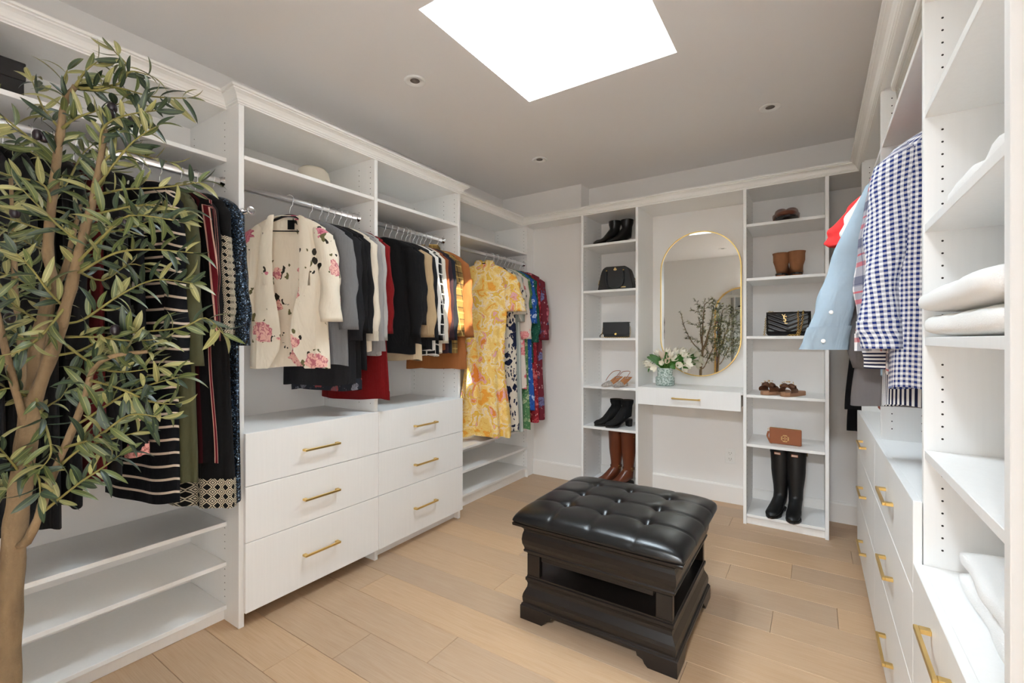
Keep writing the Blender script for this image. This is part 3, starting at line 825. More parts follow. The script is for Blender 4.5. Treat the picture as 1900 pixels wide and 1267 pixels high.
def garment(name, label, cat, x, y, rotz, mat, L=.75, z=RODZ, hw=.195, chest=.20, hem=.215, th=.022, hemth=.03, sl=.56, sw=.056, cuff=.040,
            out=.02, fwd=.0, folds=5, amp=.006, neck=.065, front=None, cuffmat=None, hemband=None, collar=None, belt=None, waist=None, group=None,
            hanger_label=None, sleevemat=None, sleeves=(1, 1), outs=None, drop=.058, gap=None, puff=0.0, sq=1.0, hook=1, hangermat=None, straight=False, full=0.0):
    """a garment on its hanger: local x = width, -y = front, z down from the rod"""
    SEED[0] += 1; rr = random.Random(SEED[0]); ph = rr.uniform(0, 6.28)
    t = thing(name, label, cat, (x, y, z), rotz, group, True)
    top = -.092
    rows = []
    NS = 7
    for k in range(NS):
        s = k/(NS-1); rows.append((neck+(hw-neck)*s, .030+(th-.022)*.5*s+.004*math.sin(s*3.1), top-drop*s**1.25+.004*math.sin(s*math.pi)))
    zb = rows[-1][2]; NB = max(12, int(L*30))
    tab = [(0, hw+.002), (.12, chest), (.55 if waist else .6, waist if waist else (chest+hem)/2), (1, hem)]
    for k in range(1, NB+1):
        s = k/NB; rows.append((interp(tab, s), th+(hemth-th)*s, zb-(L-.06)*s))
    N = 56; V = []; uv = []
    per = 4*chest
    for (a, b, zz) in rows:
        s = max(0.0, (zb-zz)/(L-.06)); am = amp*(.15+.85*s)+full*s**1.6
        for k in range(N):
            an = 2*math.pi*k/N-math.pi/2
            px, py = ring_pt(a, b, an, zz, folds, am, ph)
            zo = -.006*math.sin(3*an+ph)*s
            V.append((px, py, zz+zo)); uv.append((k/N*per, -zz))
    F = []
    for r in range(len(rows)-1):
        for c in range(N):
            if gap and r > 0:
                g0 = gap*min(1.0, .55+.45*(r/len(rows)))
                cc = min(c+.5, N-c-.5)
                if abs(cc)*(per/N) < g0: continue
            c2 = (c+1) % N; F.append((r*N+c, (r+1)*N+c, (r+1)*N+c2, r*N+c2))
    # uv seam falls at the front middle, where a placket would be
    body = mk('body', V, F, mat, t, True, uv)
    # sleeves
    NSR, NT = 16, 22
    for i, sd in enumerate((-1, 1)):
        if not sl or not sleeves[i]: continue
        o_ = (outs[i] if outs else (out, fwd, 0.0))
        Vs = []; us = []
        sx0, sz0 = sd*(hw-.018), top-drop*.72
        ln = sl if not hasattr(sl, '__len__') else sl[i]
        ph2 = rr.uniform(0, 6.28)
        for r in range(NT):
            s = r/(NT-1)
            cx = sx0+sd*(o_[0]+.018)*((s*.75+.25*(1-(1-s)**2)) if straight else (1-(1-s)**2))
            cy = o_[1]*s**1.3
            cz = sz0-.012-ln*s+o_[2]*s*s
            rx = sw+(cuff-sw)*s+puff*math.sin(min(1, s*1.05)*math.pi)**2
            if s > .93: rx *= .96
            ry = min(rx, th*1.15)*(1.0+.1*s)*sq
            if r == 0: rx *= .5; ry *= .5
            for k in range(NSR):
                an = 2*math.pi*k/NSR
                f = 1+(.13*math.sin(2*an+ph2+s*9)+.09*math.sin(3*an-s*17+ph2)+.05*math.sin(an+s*26))*(.4+s*.6)
                tl = (k/NSR)
                Vs.append((cx+rx*f*math.cos(an), cy+ry*f*math.sin(an), cz+.022*(1-s)*math.cos(an)*-sd)); us.append((tl*rx*5, -cz))
        # close the cuff with an inset
        rb = (NT-1)*NSR
        for q, dz in ((.82, .004), (.3, .05)):
            for k in range(NSR):
                vx, vy, vz = Vs[rb+k]; ccx = sum(Vs[rb+j][0] for j in range(NSR))/NSR; ccy = sum(Vs[rb+j][1] for j in range(NSR))/NSR
                Vs.append((ccx+(vx-ccx)*q, ccy+(vy-ccy)*q, vz+dz)); us.append(us[rb+k])
        sv = mk('sleeve', Vs, grid_faces(NT+2, NSR, True, True), sleevemat or mat, t, True, us)
        if cuffmat:
            Vc = []; uc = []
            ch, cf = cuffmat[1], cuffmat[0]
            r0 = max(0, int((1-ch/ln)*(NT-1)))
            e = Vector((0, 0, 0))
            for r in range(r0, NT):
                ccx = sum(Vs[r*NSR+j][0] for j in range(NSR))/NSR; ccy = sum(Vs[r*NSR+j][1] for j in range(NSR))/NSR
                for k in range(NSR):
                    vx, vy, vz = Vs[r*NSR+k]; Vc.append((ccx+(vx-ccx)*1.07, ccy+(vy-ccy)*1.10, vz-.002)); uc.append(us[r*NSR+k])
            mk('cuff', Vc, grid_faces(NT-r0, NSR, True, True), cf, sv, True, uc)
    def band(nm, z0, z1, grow, bm_, flare=1.0):
        Vb = []; ub = []
        for q in range(4):
            zz = z0+(z1-z0)*q/3; s = max(0.0, min(1.0, (zb-zz)/(L-.06)))
            a, b = interp(tab, s), th+(hemth-th)*s; am = amp*(.15+.85*s)+full*s**1.6
            for k in range(N):
                an = 2*math.pi*k/N-math.pi/2; px, py = ring_pt(a*grow*flare, b*grow+.003, an, zz, folds, am, ph)
                Vb.append((px, py, zz-.006*math.sin(3*an+ph)*s)); ub.append((k/N*per, -zz))
        return mk(nm, Vb, grid_faces(4, N, True, True), bm_, t, True, ub)
    bot = zb-(L-.06)
    if hemband: band('hem_band', bot+hemband[1], bot-.003, 1.012, hemband[0])
    if belt:
        zz = top-belt[1]; band('belt', zz+.022, zz-.022, 1.02, belt[0])
        for sd in (-1, 1):
            Vt = []
            for q in range(7):
                s = q/6; Vt += [(sd*.02*s-.012+sd*.008, -th-.010-.008*math.sin(s*3), zz-.01-s*.22), (sd*.02*s+.012+sd*.008, -th-.012-.006*math.cos(s*3), zz-.01-s*.22)]
            mk('belt_tie', Vt, grid_faces(7, 2, False), belt[0], t, True)
    if collar:
        cm, ch = collar; Vb = []; ub = []
        for q, (gr, dz) in enumerate(((1.0, -.012), (.98, ch*.9), (1.10, ch), (1.32, ch*.45), (1.36, .0))):
            for k in range(28):
                an = 2*math.pi*k/28-math.pi/2
                Vb.append((neck*gr*math.cos(an), .034*gr*math.sin(an)-.004, top-.004+dz-(.030 if math.sin(an) < -.6 and q > 2 else 0))); ub.append((k/28*.4, dz))
        Fc = [f for f in grid_faces(5, 28, True, True) if not (min(f) % 28 in (0, 27))]
        mk('collar', Vb, Fc, cm, t, True, ub)
    hl = hanger_label if hanger_label else ('black hanger of the '+label)
    hanger(x, y, rotz, z, hl, 'clothes hangers', hw-.004, hangermat)
    return t
def HL(s):
    w = s.split()
    return ' '.join(w[:9])
# ---------------------------------------------------------------- the clothes on the left wall
RX = -2.32
m_seq = sequin(); m_lace = lace('diamond'); m_lace2 = lace('hem', sc=26.0)
m_black = fab('black', (13, 12, 13)); m_black2 = fab('soft_black', (20, 19, 21)); m_knitblack = fab('black_knit', (15, 14, 15), knit=.5)
m_pstripe = bands('maroon', [(.34, (14, 11, 13)), (.39, (196, 152, 138)), (.55, (92, 14, 24)), (.60, (205, 165, 150)), (.66, (14, 11, 13)), (.80, (60, 12, 20)), (1, (14, 11, 13))], .135, 'u')
m_olive = fab('olive', (78, 78, 54), .8); m_bw = bands('ivory_line', [(.82, (12, 13, 18)), (1, (206, 190, 172))], .052, 'v')
m_fblack = floral('rose_on_black', (14, 13, 15), [(226, 160, 150), (232, 190, 178), (160, 90, 84)], [(200, 200, 190), (90, 96, 84)], 8.0, .4, .3)
m_dred = fab('dark_red', (74, 12, 16)); m_wine = fab('wine', (48, 10, 16))
g = 'dark dresses in the cabinet behind the tree'
garment('sequin_dress', 'long navy sequin dress hanging against the cabinet panel', 'dress', RX, 1.003, R(4), m_seq, L=1.36, sl=.62, sw=.05, cuff=.06, th=.024, hemth=.030, hem=.225, out=.030, group=g)
garment('embroidered_dress', 'black dress with cream embroidered lace bands and scalloped hem', 'dress', RX, .935, R(9), m_black, L=1.36, sl=.58, sw=.046, th=.022, hemth=.075, hem=.24, folds=7, amp=.012, group=g, hemband=(m_lace2, .12), cuffmat=(m_lace, .42))
garment('striped_dress', 'black belted dress with maroon and pink lengthwise stripes', 'dress', RX, .872, R(13), m_pstripe, L=1.17, sl=.60, sw=.05, th=.022, hemth=.035, hem=.23, waist=.19, belt=(m_pstripe, .64), group=g)
garment('olive_dress', 'long olive green tiered dress', 'dress', RX, .800, R(10), m_olive, L=1.23, sl=.70, sw=.052, cuff=.05, th=.024, hemth=.04, hem=.235, folds=6, amp=.010, group=g)
garment('striped_cardigan', 'long black cardigan with thin ivory stripes', 'cardigan', RX, .735, R(14), m_bw, L=1.30, sl=.73, sw=.05, cuff=.052, th=.026, hemth=.032, hem=.22, group=g)
garment('floral_dress', 'black dress printed with pink and white flowers', 'dress', RX, .640, R(10), m_fblack, L=1.09, sl=None, sw=.05, th=.024, hemth=.04, hem=.22, folds=6, amp=.01, group=g)
garment('long_coat', 'plain black long coat next to the pink flowered black dress', 'coat', RX, .585, R(5), m_black2, L=1.16, sl=.68, th=.024, hemth=.03, group=g)
garment('velvet_dress', 'dark red velvet dress among black coats', 'dress', RX, .530, R(8), m_dred, L=1.15, sl=None, th=.024, hemth=.035, group=g)
for k, (yy, L_, m_) in enumerate(((.475, 1.22, m_black), (.415, 1.28, m_knitblack), (.35, 1.2, m_black), (.285, 1.26, m_black2)  )):
    lab = ['plain black evening dress deep among the tree leaves', 'black knitted long dress behind the tree trunk', 'black coat with long sleeves behind the tree stems', 'soft black long jacket behind the outer tree branches'][k]
    garment('long_dress', lab, 'dress', RX, yy, R(4+k), m_, L=L_, sl=(.66, None, .72, .58, None, .64)[k], th=.022, hemth=.032, hem=.23, group=g)

# ---- above the wide drawers
g = 'tops above the wide drawers'
m_blz = floral('blazer', (232, 222, 204), [(214, 132, 146), (234, 184, 172), (176, 80, 104)], [(46, 42, 34), (104, 100, 66)], 7.6, .50, .72, .42, .30, True)
bz = garment('floral_blazer', 'cream open blazer printed with pink roses and dark leaves', 'blazer', RX+.01, 1.372, R(36), m_blz, L=.80, sl=.50, sw=.060, cuff=.052, th=.034, hemth=.045, hw=.185, chest=.185, hem=.205, gap=.085, neck=.06, amp=.007, out=.035, fwd=-.02, group=g)
m_blz_in = fab('blazer_lining', (214, 204, 186))
for sd in (-1, 1):      # lapels
    V = []; F = []
    for q in range(9):
        s = q/8; zz = -.092-.40*s
        w = .030+.045*math.sin(min(1, s*1.25)*math.pi*.75)*(1-s*.6)
        xi = sd*(.050+.030*s*(1-s)-.0*s+.012); xo = xi+sd*w
        V += [(xi, -.040-.006*math.sin(s*3), zz), ((xi+xo)/2, -.048-.006*math.sin(s*3), zz-.004), (xo, -.043-.006*math.sin(s*3), zz-.010)]
    mk('lapel', V, grid_faces(9, 3, False, sd < 0), m_blz, bz, True)
# curved fronts of the blazer
for sd in (-1, 1):
    V = []
    for q in range(10):
        s = q/9; zz = -.46-.43*s
        inner = .070-.045*math.sin(s*math.pi*.8); inner += .10*max(0, s-.75)*2
        for j in range(5):
            f = j/4; V.append((sd*(inner+(.15-inner)*f), -.044-.006*math.sin(f*3+s*4), zz))
    mk('front_panel', V, grid_faces(10, 5, False, sd > 0), m_blz, bz, True)
tg = box('neck_label', -.018, .018, .016, .0175, -.155, -.105, fab('label_black', (14, 14, 15)), bz, 0)
m_grey = fab('grey_knit', (118, 118, 120), knit=.4, kscale=420); m_lgrey = fab('light_grey', (164, 160, 157), knit=.15); m_cream = fab('cream', (214, 203, 186), knit=.1); m_red = fab('red_knit', (112, 12, 15), knit=.6, kscale=300)
m_char = fab('charcoal', (30, 30, 33)); m_grey2 = fab('heather', (142, 139, 139), knit=.2)
garment('knit_cardigan', 'grey knitted cardigan beside the floral blazer', 'cardigan', RX+.0, 1.492, R(32), m_grey, L=.79, sl=.54, sw=.062, cuff=.055, th=.026, hemth=.032, group=g)
garment('jacket', 'charcoal black jacket next to the grey cardigan', 'jacket', RX, 1.552, R(27), m_char, L=.90, sl=.60, sw=.062, th=.024, hemth=.034, group=g)
garment('blouse', 'black blouse with a dark floral hem between jacket and sweatshirt', 'blouse', RX, 1.596, R(23), m_black, L=.93, sl=.55, th=.020, hemth=.03, hemband=(floral('hem_dark', (30, 34, 42), [(120, 120, 130), (150, 60, 60), (80, 80, 90)], [(60, 60, 66), (90, 90, 96)], 16.0), .06), group=g)
garment('jersey', 'plain black long sleeve top beside the cream sweatshirt', 'top', RX, 1.636, R(22), m_black2, L=.82, sl=.56, th=.018, hemth=.024, group=g)
garment('sweatshirt', 'cream sweatshirt with ribbed cuffs', 'sweatshirt', RX, 1.678, R(22), m_cream, L=.72, sl=.60, sw=.060, cuff=.036, th=.022, hemth=.026, cuffmat=(fab('cream_rib', (204, 193, 176), knit=.8, kscale=700), .05), group=g)
garment('grey_sweater', 'heather grey sweater tucked behind the cream sweatshirt', 'sweater', RX, 1.718, R(20), m_grey2, L=.74, sl=.66, sw=.056, cuff=.042, th=.016, hemth=.02, cuffmat=(fab('grey_rib', (136, 133, 133), knit=.8, kscale=700), .05), group=g)
garment('light_sweater', 'pale grey sweater between grey and red knits', 'sweater', RX, 1.752, R(18), m_lgrey, L=.74, sl=.60, sw=.056, cuff=.036, th=.016, hemth=.02, group=g)
garment('red_cardigan', 'long dark red knitted cardigan', 'cardigan', RX, 1.788, R(16), m_red, L=1.00, sl=.56, sw=.062, cuff=.054, th=.018, hemth=.026, hem=.235, hemband=(m_red, .05), group=g)

# ---- above the narrow drawers
g = 'tops above the narrow drawers'
m_tan = fab('tan_knit', (176, 150, 116), knit=.7, kscale=360)
garment('black_cardigan', 'black cardigan on the first hanger above narrow drawers', 'cardigan', RX, 2.010, R(26), m_black, L=.74, sl=.58, sw=.060, th=.024, hemth=.030, group=g)
garment('black_sweater', 'black sweater with cream ribbed hem beside the tan sleeve', 'sweater', RX, 2.062, R(24), m_black2, L=.78, sl=.5, sw=.056, th=.022, hemth=.028, hemband=(fab('cream_rib2', (196, 176, 146), knit=.8, kscale=600), .10), group=g)
garment('two_tone_sweater', 'black sweater with wide tan knitted sleeves', 'sweater', RX, 2.112, R(24), m_black, L=.70, sl=.58, sw=.07, cuff=.062, th=.024, hemth=.028, sleevemat=m_tan, group=g)
garment('black_jacket', 'plain black jacket next to the tan sleeved sweater', 'jacket', RX, 2.165, R(24), m_char, L=.72, sl=.60, sw=.058, th=.020, hemth=.026, group=g)
garment('white_blouse', 'white blouse squeezed between black tops', 'blouse', RX, 2.204, R(20), fab('white', (222, 219, 214)), L=.72, sl=.56, th=.014, hemth=.018, group=g)
garment('checked_shirt', 'black and white checked shirt', 'shirt', RX, 2.236, R(20), plaid('buffalo', (20, 20, 22), [(.07, 0, .12, (220, 216, 210), .9)]), L=.76, sl=.60, th=.014, hemth=.02, group=g)
garment('cream_sweater', 'cream cable sweater with ribbed cuffs', 'sweater', RX, 2.272, R(20), fab('cream_cable', (214, 206, 192), knit=.8, kscale=240), L=.74, sl=.62, th=.018, hemth=.022, cuff=.046, group=g)
garment('rust_sweater', 'rust brown thin sweater', 'sweater', RX, 2.308, R(18), fab('rust', (132, 74, 44)), L=.72, sl=.58, th=.014, hemth=.02, group=g)
garment('jersey', 'dark plum long sleeve top', 'top', RX, 2.342, R(18), fab('plum', (52, 34, 40)), L=.74, sl=.60, th=.014, hemth=.02, group=g)
garment('jersey', 'slate black long sleeve top beside the mustard plaid', 'top', RX, 2.378, R(18), fab('slate', (32, 34, 42)), L=.74, sl=.60, th=.016, hemth=.02, group=g)
m_mus = plaid('mustard', (142, 112, 62), [(.085, 0.0, .26, (96, 74, 40), .55), (.085, .08, .08, (30, 26, 24), .75), (.085, .62, .05, (205, 172, 104), .8)])
garment('plaid_shirt', 'mustard and black plaid overshirt', 'shirt', RX, 2.430, R(22), m_mus, L=.74, sl=.57, sw=.062, cuff=.046, th=.022, hemth=.028, collar=(m_mus, .035), group=g)
garment('brown_jacket', 'tan brown jacket with a sunlit sleeve', 'jacket', RX+.005, 2.500, R(24), fab('tan_brown', (150, 92, 50)), L=.86, sl=.58, sw=.070, cuff=.062, th=.026, hemth=.034, hem=.23, group=g)

# ---- dresses in the corner cabinet
g = 'dresses in the corner cabinet'; ZC = 2.03
m_yel = tropical('yellow', [(0, (240, 170, 70)), (.36, (240, 206, 120)), (.44, (246, 220, 150)), (.50, (240, 224, 200)), (.545, (236, 196, 88)), (.61, (230, 172, 178)), (.66, (226, 140, 60))], (214, 140, 50))
m_nav = floral('navy', (214, 206, 192), [(28, 34, 62), (34, 40, 70), (20, 24, 48)], [(28, 34, 62), (40, 44, 72)], 11.0, .62, .6, .44, .32)
m_sage = bands('sage', [(.5, (158, 166, 160)), (.62, (208, 206, 200)), (1, (176, 182, 176))], .06, 'u')
m_pnk = floral('pink', (220, 208, 198), [(216, 120, 128), (230, 160, 158), (200, 90, 104)], [(226, 170, 160), (206, 200, 190)], 10.0, .45, .3)
m_grn = floral('green', (84, 128, 84), [(150, 178, 130), (190, 200, 160), (60, 100, 64)], [(40, 84, 56), (180, 190, 150)], 22.0, .6, .5)
m_blu = floral('blue', (40, 88, 168), [(226, 232, 240), (200, 214, 234), (60, 110, 190)], [(20, 50, 120), (236, 240, 244)], 17.0, .5, .4)
m_dgr = floral('dark_green', (28, 84, 68), [(70, 130, 108), (44, 104, 84), (20, 60, 50)], [(18, 60, 48), (90, 150, 124)], 26.0, .6, .5)
m_rdf = floral('red', (146, 34, 44), [(214, 110, 110), (196, 70, 80), (90, 20, 30)], [(60, 24, 34), (210, 160, 150)], 16.0, .7, .6, .46)
m_brg = floral('burgundy', (110, 36, 48), [(196, 112, 124), (120, 124, 168), (70, 30, 40)], [(70, 84, 110), (190, 150, 150)], 12.0, .75, .6, .48)
garment('yellow_dress', 'long yellow floral shirt dress with tied waist and short sleeves', 'dress', RX+.02, 3.07, R(26), m_yel, z=ZC, L=1.43, sl=.34, sw=.075, cuff=.085, th=.036, hemth=.075, hem=.215, waist=.165, chest=.20, folds=6, amp=.008, full=.034, belt=(m_yel, .70), collar=(m_yel, .035), out=.06, group=g)
garment('navy_floral_dress', 'cream dress with bold navy flowers', 'dress', RX, 3.205, R(24), m_nav, z=ZC, L=1.40, sl=.36, sw=.07, cuff=.07, th=.026, hemth=.045, hem=.235, folds=6, amp=.006, full=.014, out=.04, group=g)
garment('sage_dress', 'pale sage striped dress', 'dress', RX, 3.270, R(22), m_sage, z=ZC, L=1.42, sl=.42, th=.020, hemth=.034, hem=.24, folds=6, amp=.01, group=g)
garment('pink_floral_dress', 'cream dress with pink watercolour flowers', 'dress', RX, 3.330, R(20), m_pnk, z=ZC, L=1.06, sl=.57, sw=.066, cuff=.06, th=.022, hemth=.034, hem=.235, group=g)
garment('green_dress', 'leaf green printed dress', 'dress', RX, 3.390, R(18), m_grn, z=ZC, L=1.42, sl=.30, th=.022, hemth=.034, hem=.24, group=g)
garment('blue_floral_dress', 'bright blue dress with white flowers', 'dress', RX, 3.445, R(18), m_blu, z=ZC, L=1.26, sl=.43, sw=.06, cuff=.06, th=.020, hemth=.030, hem=.25, group=g)
garment('dark_green_blouse', 'dark green dotted blouse', 'blouse', RX, 3.500, R(16), m_dgr, z=ZC, L=.84, sl=.60, sw=.062, cuff=.056, th=.020, hemth=.026, group=g)
garment('red_floral_dress', 'deep red dress with small flowers', 'dress', RX, 3.552, R(14), m_rdf, z=ZC, L=1.38, sl=.47, sw=.062, th=.020, hemth=.026, hem=.24, group=g)
garment('burgundy_dress', 'burgundy and blue flowered dress at the corner end of the rail', 'dress', RX+.02, 3.620, R(10), m_brg, z=ZC, L=1.36, sl=.58, sw=.066, cuff=.058, th=.026, hemth=.034, hem=.25, out=.035, group=g)

# ---- shirts on the right wall
g = 'shirts on the right wall'; RR = .405
m_gin = gingham('blue', (236, 236, 238), (28, 46, 110), .0155)
m_pl2 = plaid('red_navy', (232, 226, 224), [(.13, 0.0, .22, (40, 52, 88), .62), (.13, .38, .12, (190, 40, 52), .62), (.13, .60, .05, (190, 40, 52), .7), (.13, .80, .06, (40, 52, 88), .5)])
m_den = fab('chambray', (160, 178, 192), .85, var=.2); m_st = bands('navy_white', [(.5, (232, 230, 228)), (1, (28, 32, 62))], .0125, 'u'); m_stv = bands('navy_white_cuff', [(.5, (232, 230, 228)), (1, (28, 32, 62))], .0125, 'v')
gs = garment('gingham_shirt', 'blue and white gingham shirt hanging beside the towel cabinet', 'shirt', RR, 1.800, R(-14), m_gin, L=.80, sl=.62, sw=.062, cuff=.046, th=.034, hemth=.04, hw=.205, outs=((.03, -.02, 0), (.02, 0, 0)), cuffmat=(m_gin, .06), collar=(m_gin, .035), amp=.008, group=g)
garment('plaid_shirt', 'white shirt with red and navy plaid next to gingham', 'shirt', RR, 1.892, R(-12), m_pl2, L=.76, sl=.63, sw=.056, cuff=.044, th=.022, hemth=.03, hw=.215, outs=((.035, -.02, 0), (.02, 0, 0)), cuffmat=(m_pl2, .06), group=g)
garment('striped_shirt', 'navy and white striped shirt below the gingham cuff', 'shirt', RR, 1.950, R(-10), m_st, L=.87, sl=.69, sw=.05, cuff=.05, th=.020, hemth=.03, hw=.19, outs=((.02, -.02, 0), (.02, 0, 0)), cuffmat=(m_stv, .10), group=g)
dn = garment('chambray_shirt', 'pale blue chambray shirt with its sleeve swinging out', 'shirt', RR, 2.030, R(-6), m_den, L=.78, sl=.66, sw=.055, cuff=.070, th=.030, hemth=.03, hw=.21, outs=((.175, .03, .03), (.02, 0, 0)), cuffmat=(m_den, .07), straight=True, group=g)
garment('grey_sweatshirt', 'grey sweatshirt hem showing below the striped shirt', 'sweatshirt', RR, 2.100, R(-8), fab('mid_grey', (112, 108, 108), knit=.15), L=.89, sl=.70, sw=.056, cuff=.05, th=.024, hemth=.04, chest=.23, hem=.29, outs=((.05, 0, 0), (.02, 0, 0)), group=g)
garment('white_tee', 'white short sleeve tee peeking below the red polo', 'shirt', RR, 2.160, R(-8), fab('white_cotton', (232, 230, 226)), L=.7, sl=.27, sw=.070, cuff=.072, th=.02, hemth=.026, outs=((.065, -.01, .02), (.02, 0, 0)), group=g)
garment('red_polo', 'coral red short sleeve polo shirt', 'shirt', RR, 2.225, R(-8), fab('coral', (226, 58, 58)), L=.7, sl=.25, sw=.074, cuff=.08, th=.028, hemth=.03, outs=((.095, -.01, .03), (.02, 0, 0)), collar=(fab('coral', (226, 58, 58)), .035), group=g)
garment('navy_jacket', 'dark navy jacket behind the red polo', 'jacket', RR, 2.34, R(-8), fab('dark_navy', (22, 28, 46)), L=.7, sl=.42, sw=.07, cuff=.066, th=.03, hemth=.034, outs=((.10, 0, 0), (.02, 0, 0)), group=g)
garment('black_coat', 'black coat hanging in the far corner', 'coat', .42, 3.60, R(-8), m_black2, L=1.09, sl=.66, sw=.07, th=.04, hemth=.05, hw=.20, hem=.255, group=g)
garment('black_cape', 'long black cape with rounded hem in the far corner', 'coat', .43, 3.74, R(-4), m_black, L=1.25, sl=None, th=.04, hemth=.05, hem=.25, hw=.20, group=g)
# chambray details: buttons along cuff and placket
for (bx, by, bz_) in ((-.376, -.004, -.745), (-.352, -.004, -.640)):
    lathe_y('button', [(.0075, 0), (.0075, .002), (.005, .003)], (bx, by-.02, bz_), -1, M['plastic_white'], dn)
hanger(.42, 2.695, 0, RODZ, 'black hanger holding two leather belts', 'clothes hangers', .20)
for (bx, by, zlow, cc, nm) in ((.232, 2.700, 1.035, (66, 34, 24), 'dark brown leather belt hanging above the drawers'), (.262, 2.690, .985, (140, 66, 44), 'rust leather belt hanging above the drawers')):
    pts = [(bx-.018, 1.925)]+[(bx-.018, zlow+.02)]+[(bx-.018*math.cos(math.pi*k/6), zlow+.02-.020*math.sin(math.pi*k/6)) for k in range(1, 6)]+[(bx+.018, zlow+.02), (bx+.018, 1.925)]
    o = thing('leather_belt', nm, 'belt', (bx, by, zlow), group='leather belts')
    extrude_poly('strap', pts, 'y', by-.002, by+.002, plain('belt_'+str(cc[0]), cc, .5), o)
    tube('buckle', [(bx-.022, by-.004, 1.860), (bx-.022, by-.004, 1.885), (bx+.022, by-.004, 1.885), (bx+.022, by-.004, 1.860)], .003, M['brass'], o, 6, True)
# ================================================================ SHOES
def boot(name, label, cat, loc, rotz, H, mat, hh=.02, rtop=(.052, .058), rmid=(.050, .056), rank=(.040, .046), s=1.0, Lf=1.0, group=None, heelmat=None, solemat=None, straps=None, patch=None):
    t = thing(name, label, cat, loc, rotz, group, True)
    heelmat = heelmat or M['sole']; solemat = solemat or M['sole']
    z0 = .012
    def lift(y):
        q = min(1, max(0, (y+.115)/.10)); return hh*q*q*(3-2*q)
    rings = []          # (y, z, angle, rx, rfront, rback)
    if H > .13:
        n = max(4, int(H/.05))
        for k in range(n+1):
            f = k/n; z = H-(H-.125)*f
            rx = interp([(0, rtop[0]), (.45, rmid[0]), (1, rank[0])], f); ry = interp([(0, rtop[1]), (.45, rmid[1]), (1, rank[1])], f)
            rings.append((.018, z+hh, 0, rx, ry, ry))
    else: rings.append((.012, H+hh, R(12), rank[0], .045, .048))
    zz = min(.10, H*.8)
    rings += [(.012, zz+hh, R(14), rank[0]*1.0, .048, .052), (-.006, .078*min(1, H/.1)+hh, R(36), .041, .046, .078), (-.032, .066*min(1, H/.1)+hh*.9, R(56), .041, .038, .062),
              (-.068, .052+hh*.6, R(70), .042, .030, .045), (-.105, .040+hh*.2, R(80), .045, .026, .032), (-.145, .034, R(87), .043, .022, .024), (-.178, .030, R(92), .038, .020, .020), (-.200, .025, R(100), .028, .014, .012), (-.208, .021, R(100), .003, .003, .003)]
    V = []; N = 22
    for (y, z, a, rx, rf, rb) in rings:
        for k in range(N):
            an = 2*math.pi*k/N; c, sn = math.cos(an), math.sin(an)
            r_ = rb if sn > 0 else rf
            yy = y+math.cos(a)*r_*sn; zq = z-math.sin(a)*r_*sn
            yy *= (Lf if yy < 0 else 1)
            zq = max(zq, z0-.004+lift(yy))
            V.append((rx*c*s, yy*s, zq*s))
    up = mk('upper', V, grid_faces(len(rings), N, True, True), mat, t, True)
    # open collar: inner dark lining
    Vi = []
    for q, dz in ((.93, .001), (.86, -.03), (.5, -.06)):
        for k in range(N):
            v = V[k]; cy = sum(V[j][1] for j in range(N))/N
            Vi.append((v[0]*q, cy+(v[1]-cy)*q, v[2]+dz*s))
    mk('lining', V[:N]+Vi, grid_faces(4, N, True), M['lining'], up, True)
    # sole following the arch
    st = []
    for k in range(15):
        y = .066-.270*k/14
        w = interp([(-.206, .012), (-.19, .026), (-.16, .040), (-.12, .047), (-.06, .036), (-.0, .034), (.04, .034), (.058, .024), (.066, .010)], y)
        st.append((y*(Lf if y < 0 else 1), w, lift(y)))
    Vs = []
    for y, w, z in st: Vs += [(-w*s, y*s, z*s), (w*s, y*s, z*s), (w*s, y*s, (z+z0)*s), (-w*s, y*s, (z+z0)*s)]
    mk('sole', Vs, grid_faces(len(st), 4, True)+[(0, 1, 2, 3), tuple(len(Vs)-4+k for k in (3, 2, 1, 0))], solemat, t)
    if hh > .006:
        Vh = []
        for f in (0, 1):
            sh_ = .82+.18*f
            for (x, y) in ((-.030, .016), (.030, .016), (.033, .036), (.024, .058), (0, .066), (-.024, .058), (-.033, .036)): Vh.append((x*sh_*s, (.040+(y-.040)*sh_)*s, (hh+.002)*f*s))
        mk('heel', Vh, grid_faces(2, 7, True)+[tuple(range(7))[::-1], tuple(range(7, 14))], heelmat, t)
    if straps:
        for zq, rx, ry, sm in straps:
            V2 = []
            for dz in (-.008, .008):
                for k in range(20):
                    an = 2*math.pi*k/20; V2.append((rx*math.cos(an)*s, (.018+ry*math.sin(an))*s, (zq+dz)*s))
            sp = mk('strap', V2, grid_faces(2, 20, True), sm, t, True)
            tube('buckle', [((rx+.001)*s, (.010)*s, (zq-.011)*s), ((rx+.001)*s, (.028)*s, (zq-.011)*s), ((rx+.001)*s, .028*s, (zq+.011)*s), ((rx+.001)*s, .010*s, (zq+.011)*s)], .0017, M['gold'], sp, 6, True)
    if patch:
        zq, ry = patch
        p = box('label_patch', -.020*s, .020*s, (.018-ry-.003)*s, (.018-ry+.001)*s, (zq-.008)*s, (zq+.008)*s, plain('boot_label_rim', (196, 120, 84), .5), t, 0)
        box('label_plate', -.017*s, .017*s, (.018-ry-.004)*s, (.018-ry-.003)*s, (zq-.005)*s, (zq+.005)*s, plain('boot_label', (226, 205, 190), .5), p, 0)
    return t
M['sole'] = plain('dark_sole', (22, 18, 16), .55); M['lining'] = plain('shoe_lining', (60, 48, 38), .8)
m_blk = plain('black_shoe_leather', (15, 14, 15), .3, bump=.05, bscale=80); m_sue = plain('black_suede', (10, 10, 11), .95)
m_brn = plain('cognac_leather', (104, 50, 26), .32, var=.2, vscale=12, coat=.2); m_tns = plain('tan_suede', (140, 92, 58), .9, var=.15, vscale=30)
